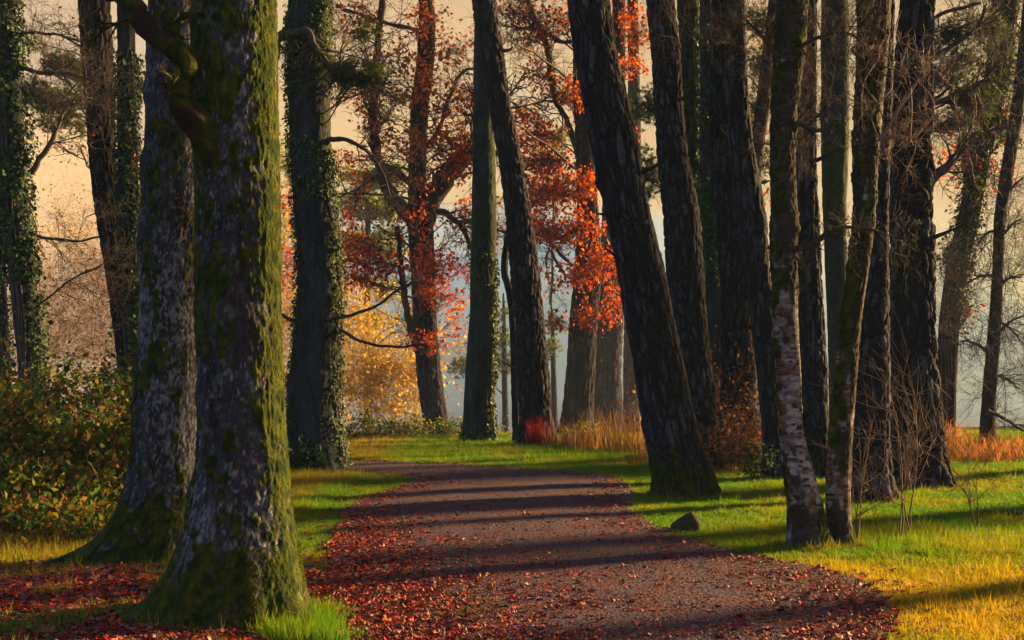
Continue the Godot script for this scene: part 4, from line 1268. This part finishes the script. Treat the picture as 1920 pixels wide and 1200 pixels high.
	boughs(t, [[942, 640, 16, 20, 20, 0.0], [945, 680, 22, 20, 30, 0.0], [870, 680, 20, 14, 20, 0.0], [860, 690, 14, 10, 10, 0.0], [940, 590, 12, 20, 10, 0.0]], 0.15, [Color(0.12, 0.17, 0.02), Color(0.18, 0.2, 0.02)], 2, 0.8, true, Color(0.08, 0.06, 0.04), 0.3)
	t = tree("young_pine", "small green pine right of the slender leaning pine, over the water", {"d": 45.0, "bark": "pine", "p": [[1040, 802, 12], [1038, 700, 10], [1036, 620, 7], [1034, 580, 4]], "more": 0.2}, "young pines by the lake")
	boughs(t, [[1030, 655, 24, 12, 26, 0.0], [1040, 610, 16, 14, 14, 0.0], [1045, 260, 24, 20, 30, 0.0], [1045, 350, 20, 14, 16, 0.0]], 0.15, [Color(0.12, 0.17, 0.02), Color(0.18, 0.2, 0.02)], 2, 0.8, true, Color(0.08, 0.06, 0.04), 0.3)
	# pine boughs in the upper left
	t = tree("pine_tree", "far hazy pine whose sprays fill the upper left gap", {"d": 40.0, "bark": "pine", "p": [[258, 813, 26], [236, 600, 22], [205, 330, 18], [192, 150, 14], [186, 40, 10]], "more": 1.0}, "far hazy trees")
	boughs(t, [[120, 122, 44, 18, 90, 0.2], [60, 180, 34, 28, 90, 0.2], [150, 135, 24, 12, 40, 0.0], [100, 190, 34, 24, 60, 0.0], [120, 230, 50, 30, 60, 0.0], [150, 185, 24, 24, 26, 0.0], [60, 80, 20, 14, 14, 0.0], [265, 150, 14, 40, 20, 0.0]], 0.16, [Color(0.12, 0.16, 0.03), Color(0.17, 0.18, 0.035)], 2, 0.8, true, Color(0.08, 0.06, 0.04), 0.3)
	# low growth behind the bend
	var low := [Color(0.10, 0.15, 0.015), Color(0.2, 0.2, 0.02), Color(0.28, 0.2, 0.025), Color(0.05, 0.09, 0.012)]
	var low_at := [[-4.6, 35.0, 1.3, 0.75], [-3.2, 36.5, 1.2, 0.65], [-2.2, 37.5, 0.9, 0.5], [-5.9, 33.5, 1.1, 0.9], [-0.9, 35.5, 0.7, 0.4], [1.9, 31.0, 0.8, 0.55]]
	var low_say := ["low yellow-green bush at the lawn's far edge, second from the ivied trunk", "low yellow-green bush before the golden shrubs", "low bush at the forked oak's foot", "low yellow-green bush touching the stout ivied trunk", "small low bush by the greenish trunk's foot", "small green bush beside the slender leaning pine's foot"]
	for j in low_at.size():
		var q: Array = low_at[j]
		bush("low_bush", low_say[j], "bush", Vector3(q[0], 0, -q[1]), Vector3(q[2], q[3], 0.8), 1200, 0.085, low, 14, Color(0.12, 0.09, 0.04), "low bushes beyond the lawn", 2)
	bush("ivy_plant", "dark green leafy plant at the foot of the stout ivied trunk", "plant", on_ground(572, 886), Vector3(0.45, 0.55, 0.35), 420, 0.09, [Color(0.015, 0.07, 0.01), Color(0.025, 0.11, 0.015), Color(0.02, 0.05, 0.01)], 9, Color(0.05, 0.06, 0.02))
	bush("evergreen_sapling", "small dark evergreen sapling on the lawn left of the front birch", "plant", on_ground(1418, 905), Vector3(0.32, 0.55, 0.3), 500, 0.05, [Color(0.03, 0.07, 0.015), Color(0.06, 0.09, 0.02)], 9, Color(0.06, 0.05, 0.03))
	# dry reeds, bracken and the red shrub
	var straw := [Color(0.35, 0.17, 0.05), Color(0.25, 0.10, 0.03), Color(0.42, 0.24, 0.07), Color(0.16, 0.07, 0.03)]
	var reed_at := [[2.0, 29.5, 0.9, 1.25], [2.9, 28.5, 0.9, 1.55], [3.5, 26.5, 0.7, 1.35], [1.3, 30.5, 0.6, 0.8], [3.0, 25.2, 0.9, 0.7]]
	var reed_say := ["dry rusty grass clump before the dark red-leaved trunk", "tallest dry grass clump before the brown far trunk", "dry grass clump touching the broad leaning pine", "short dry grass clump beside the slender leaning pine", "low straw-coloured clump at the lawn's edge by the broad pine"]
	for j in reed_at.size():
		var q: Array = reed_at[j]
		stalks("dry_grass_clump", reed_say[j], "grass clump", Vector3(q[0], 0, -q[1]), Vector3(q[2], q[3] * 0.95, 0.7), 420, straw, "dry grasses by the bend")
	stalks("red_shrub", "crimson shrub at the foot of the slender leaning pine", "shrub", Vector3(0.68, 0, -31.2), Vector3(0.35, 0.95, 0.2), 420, [Color(0.30, 0.015, 0.012), Color(0.2, 0.01, 0.01)], "", 0.5, 0.014)
	var rust := [Color(0.16, 0.065, 0.03), Color(0.24, 0.10, 0.035), Color(0.10, 0.045, 0.03), Color(0.30, 0.16, 0.06)]
	var dead_at := [[4.0, 24.8, 2.3, 0.55], [4.5, 24.0, 2.6, 0.5], [5.0, 25.0, 2.2, 0.5], [4.25, 22.6, 1.3, 0.6]]
	var dead_say := ["dead bracken tangle right of the orange-edged pine", "tallest dead bracken tangle in the gap before the grey pine", "dead bracken tangle behind the front leaning pine", "low rusty tangle at the lawn's edge"]
	for j in dead_at.size():
		var q: Array = dead_at[j]
		var where := Vector3(q[0], 0, -q[1])
		where.y = land(where.x, where.z)
		var o := thing("dead_bracken", dead_say[j], "bracken", where, "dead bracken in the gap")
		var s := Shape.new()
		var pts := []
		for m in 60:
			var from := Vector3(rng.randf_range(-1, 1) * q[3], -0.03, rng.randf_range(-0.4, 0.4))
			twig(s, from, (Vector3.UP + ball() * 0.5).normalized(), q[2] * rng.randf_range(0.4, 0.9), 0.006, 1, rust[m % 4], pts, 0.08, 0.4)
		part(o, "stem", s.mesh(mats.twig), "stuff")
		part(o, "frond", leaves(pts, 0.07, rust, 1, 0.08), "stuff")
	var fire := [Color(0.42, 0.17, 0.05), Color(0.46, 0.13, 0.035), Color(0.36, 0.22, 0.06), Color(0.22, 0.13, 0.05)]
	var fire_at := [[9.2, 25.0, 1.0, 0.85], [10.4, 25.5, 1.0, 0.9], [11.6, 26.0, 1.0, 0.8], [9.6, 29.0, 1.2, 1.2]]
	var fire_say := ["orange bracken patch right of the thickest pine", "orange bracken patch below the thin bare tree", "orange bracken patch at the right picture edge", "taller orange bracken behind the sinuous ivied tree's foot"]
	for j in fire_at.size():
		var q: Array = fire_at[j]
		stalks("orange_bracken", fire_say[j], "bracken", Vector3(q[0], 0, -q[1]), Vector3(q[2], q[3] * 0.8, 1.3), 1300, fire, "orange bracken at the right", 0.9, 0.016)
	# bare saplings on the lawn
	for q in [[1688, 1015, 1.45, "bare sapling on the lawn before the thickest pine, left stem of two"], [1712, 1008, 1.75, "bare forked sapling on the lawn, taller stem before the thickest pine"], [1606, 1020, 1.0, "thin bare twig plant right of the slanting birch's foot"], [1835, 990, 0.7, "small bare twig plant on the right lawn"]]:
		twiggy("bare_sapling", q[3], "sapling", on_ground(q[0], q[1]), q[2], 0.2, 2, 2, Color(0.14, 0.085, 0.05), 0.04, [], 0, "bare saplings on the lawn")
	# the boulder and the weed
	boulder("mossy_boulder", "small mossy boulder on the lawn by the path's inner curve", on_ground(1284, 998), Vector3(0.17, 0.19, 0.16), 5)
	boulder("stone", "dark little stone on the lawn at the right edge", on_ground(1898, 974), Vector3(0.12, 0.08, 0.10), 9)
	bush("path_weed", "low weed tuft growing on the path near the bottom", "weed", on_ground(893, 1176), Vector3(0.09, 0.05, 0.07), 120, 0.035, [Color(0.06, 0.06, 0.015), Color(0.1, 0.07, 0.02)], 6, Color(0.06, 0.04, 0.02))


func boulder(called: String, label: String, where: Vector3, size: Vector3, seed_at: int) -> void:
	where.y = land(where.x, where.z)
	var o := thing(called, label, "stone", where)
	var s := Shape.new()
	var nu := 36
	var nv := 20
	for j in nv + 1:
		for k in nu + 1:
			var a := TAU * (k % nu) / nu
			var b := PI * j / nv
			var d := Vector3(cos(a) * sin(b), cos(b), sin(a) * sin(b))
			var f := 1.0 + 0.3 * noise_soft.get_noise_3d(d.x * 0.7 + seed_at, d.y * 0.9, d.z * 0.9) + 0.06 * (noise_cell.get_noise_3d(d.x * 1.6, d.y * 1.6 + seed_at, d.z * 1.6) + 0.5) + 0.03 * noise_fine.get_noise_3d(d.x * 7.0, d.y * 7.0, d.z * 7.0)
			s.v.append(Vector3(d.x * size.x + 0.25 * size.x * maxf(d.y, 0.0), d.y * size.y * lerpf(0.6, 1.15, smoothstep(-0.9, 0.4, d.x)) + 0.02, d.z * size.z) * f)
			var moss := smoothstep(-0.15, 0.15, noise_soft.get_noise_3d(d.x * 1.8, d.y * 1.8, d.z * 1.8 + seed_at) + 0.1)
			s.c.append(mix(Color(0.05, 0.042, 0.034), Color(0.055, 0.062, 0.010), moss).linear_to_srgb())
	var w := nu + 1
	for j in nv + 1:
		for k in w:
			var du := s.v[j * w + (k + 1 if k < nu else 1)] - s.v[j * w + (k - 1 if k > 0 else nu - 1)]
			var dv := s.v[maxi(j - 1, 0) * w + k] - s.v[mini(j + 1, nv) * w + k]
			var nn := dv.cross(du)
			s.n.append(nn.normalized() if nn.length() > 0.0 else Vector3.UP)
	for j in nv:
		for k in nu:
			var q := j * w + k
			s.i.append(q); s.i.append(q + w); s.i.append(q + 1)
			s.i.append(q + 1); s.i.append(q + w); s.i.append(q + w + 1)
	part(o, "rock", s.mesh(mats.stone))


# ------------------------------------------------------------------ grass and fallen leaves

func tuft_mesh(blades: int, height: float, spread: float) -> ArrayMesh:
	var s := Shape.new()
	for k in blades:
		var e := ball()
		var p := Vector3(e.x * spread, -0.01, e.z * spread)
		var d := (Vector3.UP + ball() * 0.7).normalized()
		var h := height * rng.randf_range(0.5, 1.1)
		var side := d.cross(ball()).normalized() * 0.0034
		var p1 := p + d * h * 0.55
		var p2 := p1 + (d + ball() * 0.6 + GRAVITY * 0.25).normalized() * h * 0.5
		var shade := rng.randf_range(0.75, 1.0)
		var col := Color(shade, shade, shade).linear_to_srgb()
		s.tri(p - side, p + side, p1 + side * 0.8, col)
		s.tri(p - side, p1 + side * 0.8, p1 - side * 0.8, col)
		s.tri(p1 - side * 0.8, p1 + side * 0.8, p2, col)
	return s.mesh(mats.grass)


func leaf_mesh(curl: float) -> ArrayMesh:
	var s := Shape.new()
	var outline := [[0.0, -0.5], [0.16, -0.3], [0.12, -0.2], [0.36, -0.12], [0.22, 0.02], [0.40, 0.2], [0.18, 0.22], [0.14, 0.42], [0.0, 0.56], [-0.14, 0.4], [-0.2, 0.22], [-0.40, 0.18], [-0.22, 0.0], [-0.34, -0.14], [-0.12, -0.2], [-0.15, -0.32]]
	var pts := []
	for q in outline:
		pts.append(Vector3(q[0], curl * (q[0] * q[0] * 1.6 + q[1] * q[1] * 0.7) + curl * 0.3 * sin(q[1] * 9.0 + q[0] * 5.0) * 0.3, q[1]))
	for k in pts.size():
		s.tri(Vector3.ZERO, pts[k], pts[(k + 1) % pts.size()], Color(1, 1, 1))
	return s.mesh(mats.litter)


func scatter(parent: Node3D, called: String, mesh: Mesh, spots: Array, colours: Array) -> MultiMeshInstance3D:
	var mm := MultiMesh.new()
	mm.transform_format = MultiMesh.TRANSFORM_3D
	mm.use_colors = true
	mm.mesh = mesh
	mm.instance_count = spots.size()
	for k in spots.size():
		mm.set_instance_transform(k, spots[k])
		mm.set_instance_color(k, colours[k])
	var o := MultiMeshInstance3D.new()
	o.name = called
	o.multimesh = mm
	o.set_meta("kind", "stuff")
	parent.add_child(o, true)
	return o


# how far a point lies inside (+) or outside (-) the path, in metres, up to 1.5
func path_depth(x: float, z: float) -> float:
	var p := Vector2(x, z)
	var best := 2.25
	var n := path_outline.size()
	var k := 0
	while k < n:
		best = minf(best, p.distance_squared_to(Geometry2D.get_closest_point_to_segment(p, path_outline[k], path_outline[(k + 1) % n])))
		k += 1
	return sqrt(best) * (1.0 if Geometry2D.is_point_in_polygon(p, path_outline) else -1.0)


func in_trunk(x: float, z: float) -> bool:
	for t in trunk_spots:
		if Vector2(x - t[0], z - t[1]).length() < t[2]:
			return true
	return false


func ground_cover() -> void:
	var g: StandardMaterial3D = mats.leaf.duplicate()
	g.resource_name = "grass_blade"
	mats.grass = g
	# a coarse map of the distance to the path, looked up by grass and leaves
	var cell := 0.12
	var x0 := -12.0
	var z0 := -36.0
	var nx := int(26.0 / cell)
	var nz := int(34.0 / cell)
	var near := PackedFloat32Array()
	near.resize(nx * nz)
	for j in nz:
		for k in nx:
			near[j * nx + k] = path_depth(x0 + k * cell, z0 + j * cell)
	var look := func(x: float, z: float) -> float:
		var k := int((x - x0) / cell)
		var j := int((z - z0) / cell)
		return near[j * nx + k] if k >= 0 and j >= 0 and k < nx and j < nz else -1.5
	# grass
	var meshes := [tuft_mesh(20, 0.055, 0.075), tuft_mesh(18, 0.08, 0.08), tuft_mesh(16, 0.13, 0.09)]
	var spots := [[], [], []]
	var cols := [[], [], []]
	var tries := 190000
	for k in tries:
		var d := 6.5 + 32.0 * pow(rng.randf(), 1.5)
		var x := rng.randf_range(-0.47, 0.47) * d
		var z := -d
		var inside: float = look.call(x, z)
		var ragged := 0.10 * noise_soft.get_noise_2d(x * 3.0, z * 3.0) + 0.06 * rng.randf_range(-1, 1)
		if inside > 0.02 + ragged or in_trunk(x, z):
			continue
		var leafy := x < -1.0 and d < 10.6 + 0.5 * noise_soft.get_noise_2d(x, z)
		var foot := Vector2(x + 1.0, d - 8.1).length()
		if leafy and foot > 0.62 and rng.randf() > 0.03 + 0.5 * noise_soft.get_noise_2d(x * 1.1 + 5.0, z * 1.1):
			continue
		var which := 0 if rng.randf() < 0.6 else 1
		if foot < 0.62 or (x < -2.5 and rng.randf() < 0.4) or (d > 25.0 and rng.randf() < 0.4) or (x > 2.5 and rng.randf() < 0.05) or (x > 3.4 and x < 5.2 and d > 11.5 and d < 13.5 and rng.randf() < 0.3):
			which = 2
		var big := rng.randf_range(0.8, 1.25) * (1.0 + 0.012 * maxf(d - 10.0, 0.0))
		var b := Basis(Vector3.UP, rng.randf() * TAU).scaled(Vector3(big, big * rng.randf_range(0.75, 1.2), big))
		spots[which].append(Transform3D(b, Vector3(x, land(x, z), z)))
		var yellow := 0.16 + 0.55 * noise_soft.get_noise_2d(x * 0.5, z * 0.5) + 0.95 * smoothstep(1.4, 3.2, x) * smoothstep(13.0, 8.5, d) + 0.35 * smoothstep(-2.4, -3.4, x) + rng.randf_range(-0.2, 0.2)
		var col := mix(Color(0.105, 0.25, 0.006), Color(0.46, 0.31, 0.010), yellow)
		if x < -2.8 and rng.randf() < 0.3:
			col = Color(0.30, 0.16, 0.04)
		cols[which].append((col * rng.randf_range(0.8, 1.15)).linear_to_srgb())
	for t in trunk_spots:
		if -t[1] < 6.0 or -t[1] > 34.0:
			continue
		for k in 70:
			var a := rng.randf() * TAU
			var r: float = t[2] * rng.randf_range(0.98, 1.12) + rng.randf_range(0.0, 0.22) * rng.randf()
			var x: float = t[0] + cos(a) * r
			var z: float = t[1] + sin(a) * r
			if look.call(x, z) > 0.0:
				continue
			var b := Basis(Vector3.UP, rng.randf() * TAU).scaled(Vector3.ONE * rng.randf_range(0.7, 1.3))
			spots[2].append(Transform3D(b, Vector3(x, land(x, z), z)))
			cols[2].append((mix(Color(0.06, 0.15, 0.006), Color(0.34, 0.25, 0.012), rng.randf()) * rng.randf_range(0.7, 1.1)).linear_to_srgb())
	for k in 3:
		var o := scatter(self, "grass" if k == 0 else "grass_%03d" % k, meshes[k], spots[k], cols[k])
		o.set_meta("label", ["short yellow-green turf on both sides of the path", "slightly longer grass mixed into the turf", "tall tousled grass at trunk feet and the left field"][k])
		o.set_meta("category", "grass")
	# fallen leaves: the largest in view one by one, the rest as one carpet
	var pal := [Color(0.42, 0.020, 0.014), Color(0.34, 0.016, 0.014), Color(0.26, 0.02, 0.018), Color(0.20, 0.045, 0.03), Color(0.14, 0.06, 0.045), Color(0.36, 0.07, 0.02), Color(0.32, 0.18, 0.09), Color(0.10, 0.03, 0.04), Color(0.16, 0.05, 0.035), Color(0.42, 0.10, 0.02), Color(0.09, 0.04, 0.035)]
	var shapes := [leaf_mesh(0.5), leaf_mesh(-0.45), leaf_mesh(0.9)]
	var where := []
	for k in 190000:
		var d := 6.3 + 20.0 * pow(rng.randf(), 1.6)
		var x := rng.randf_range(-0.46, 0.46) * d
		var z := -d
		var inside: float = look.call(x, z)
		var clump := noise_soft.get_noise_2d(x * 0.9 + 20.0, z * 0.9)
		var share := 0.03
		var left_of := x < path_side(z)
		if inside > 0.0:
			share = 0.035 + 0.12 * maxf(clump, 0.0) + 0.12 * smoothstep(12.0, 8.0, d) * smoothstep(-0.3, 0.4, clump)
			if left_of:
				share += 0.95 * smoothstep(1.9, 0.1, inside) * smoothstep(17.0, 9.0, d) + 0.25 * smoothstep(0.6, 0.0, inside)
			else:
				share += 0.20 * smoothstep(0.7, 0.0, inside) * (0.4 + smoothstep(12.0, 8.0, d))
		elif x < -0.5:
			share = 0.05 + 0.9 * smoothstep(11.0, 9.8, d) * smoothstep(-0.4, 0.1, clump + 0.3) + 0.30 * smoothstep(-0.4, 0.0, inside)
		else:
			share = 0.008 + (0.05 + 0.22 * smoothstep(11.5, 8.5, d)) * smoothstep(-0.5, 0.0, inside)
		if rng.randf() > share or in_trunk(x, z):
			continue
		var y := maxf(land(x, z), 0.045 if inside > 0.0 else -9.0) + 0.008 + (0.0 if inside > -0.05 else rng.randf_range(0.0, 0.04))
		where.append([d, Vector3(x, y, z)])
	var carpet := thing("leaf_litter", "red and brown fallen leaves strewn over path and grass", "fallen leaves", Vector3.ZERO)
	where.sort_custom(func(a, b): return a[0] < b[0])
	var tinted := []
	for c in pal:
		var m: StandardMaterial3D = mats.litter.duplicate()
		m.albedo_color = c.linear_to_srgb()
		m.resource_name = "single_fallen_leaf"
		tinted.append(m)
	var ls := [[], [], []]
	var lc := [[], [], []]
	var single := 0
	for q in where:
		var size := rng.randf_range(0.03, 0.095)
		var b := (Basis(Vector3(rng.randf_range(-1, 1), 0, rng.randf_range(-1, 1)).normalized(), rng.randf_range(0.0, 0.55)) * Basis(Vector3.UP, rng.randf() * TAU)).scaled(Vector3.ONE * size)
		var which := rng.randi() % 3
		var tone := rng.randi() % pal.size()
		if q[0] > 7.2 and single < 300 and size > 0.06:
			var o := MeshInstance3D.new()
			o.name = "leaf"
			o.mesh = shapes[which]
			o.transform = Transform3D(b, q[1])
			o.material_override = tinted[tone]
			carpet.add_child(o, true)
			single += 1
		else:
			ls[which].append(Transform3D(b, q[1]))
			lc[which].append((pal[tone] * rng.randf_range(0.6, 1.25)).linear_to_srgb())
	for k in 3:
		scatter(carpet, "leaf_carpet", shapes[k], ls[k], lc[k])
	# brown crumbs and needles trodden over the path
	var cs := []
	var cc := []
	for k in 90000:
		var d := 6.5 + 19.0 * pow(rng.randf(), 1.5)
		var x := rng.randf_range(-0.30, 0.36) * d
		var z := -d
		if look.call(x, z) < 0.0:
			continue
		var b := (Basis(Vector3(rng.randf_range(-1, 1), 0, rng.randf_range(-1, 1)).normalized(), rng.randf_range(0.0, 0.7)) * Basis(Vector3.UP, rng.randf() * TAU)).scaled(Vector3.ONE * rng.randf_range(0.012, 0.03))
		cs.append(Transform3D(b, Vector3(x, 0.063, z)))
		cc.append(([Color(0.15, 0.05, 0.028), Color(0.26, 0.05, 0.02), Color(0.08, 0.03, 0.03), Color(0.22, 0.11, 0.07)][k % 4] * rng.randf_range(0.6, 1.2)).linear_to_srgb())
	var crumbs := scatter(self, "leaf_crumbs", shapes[1], cs, cc)
	crumbs.set_meta("label", "fine brown leaf crumbs trodden over the path surface")
	crumbs.set_meta("category", "leaf crumbs")


func path_side(z: float) -> float:   # the middle of the path at that distance
	for k in path_left.size() - 1:
		if path_left[k].z >= z and path_left[k + 1].z < z:
			return (path_left[k].x + path_right[k].x) * 0.5
	return 0.0
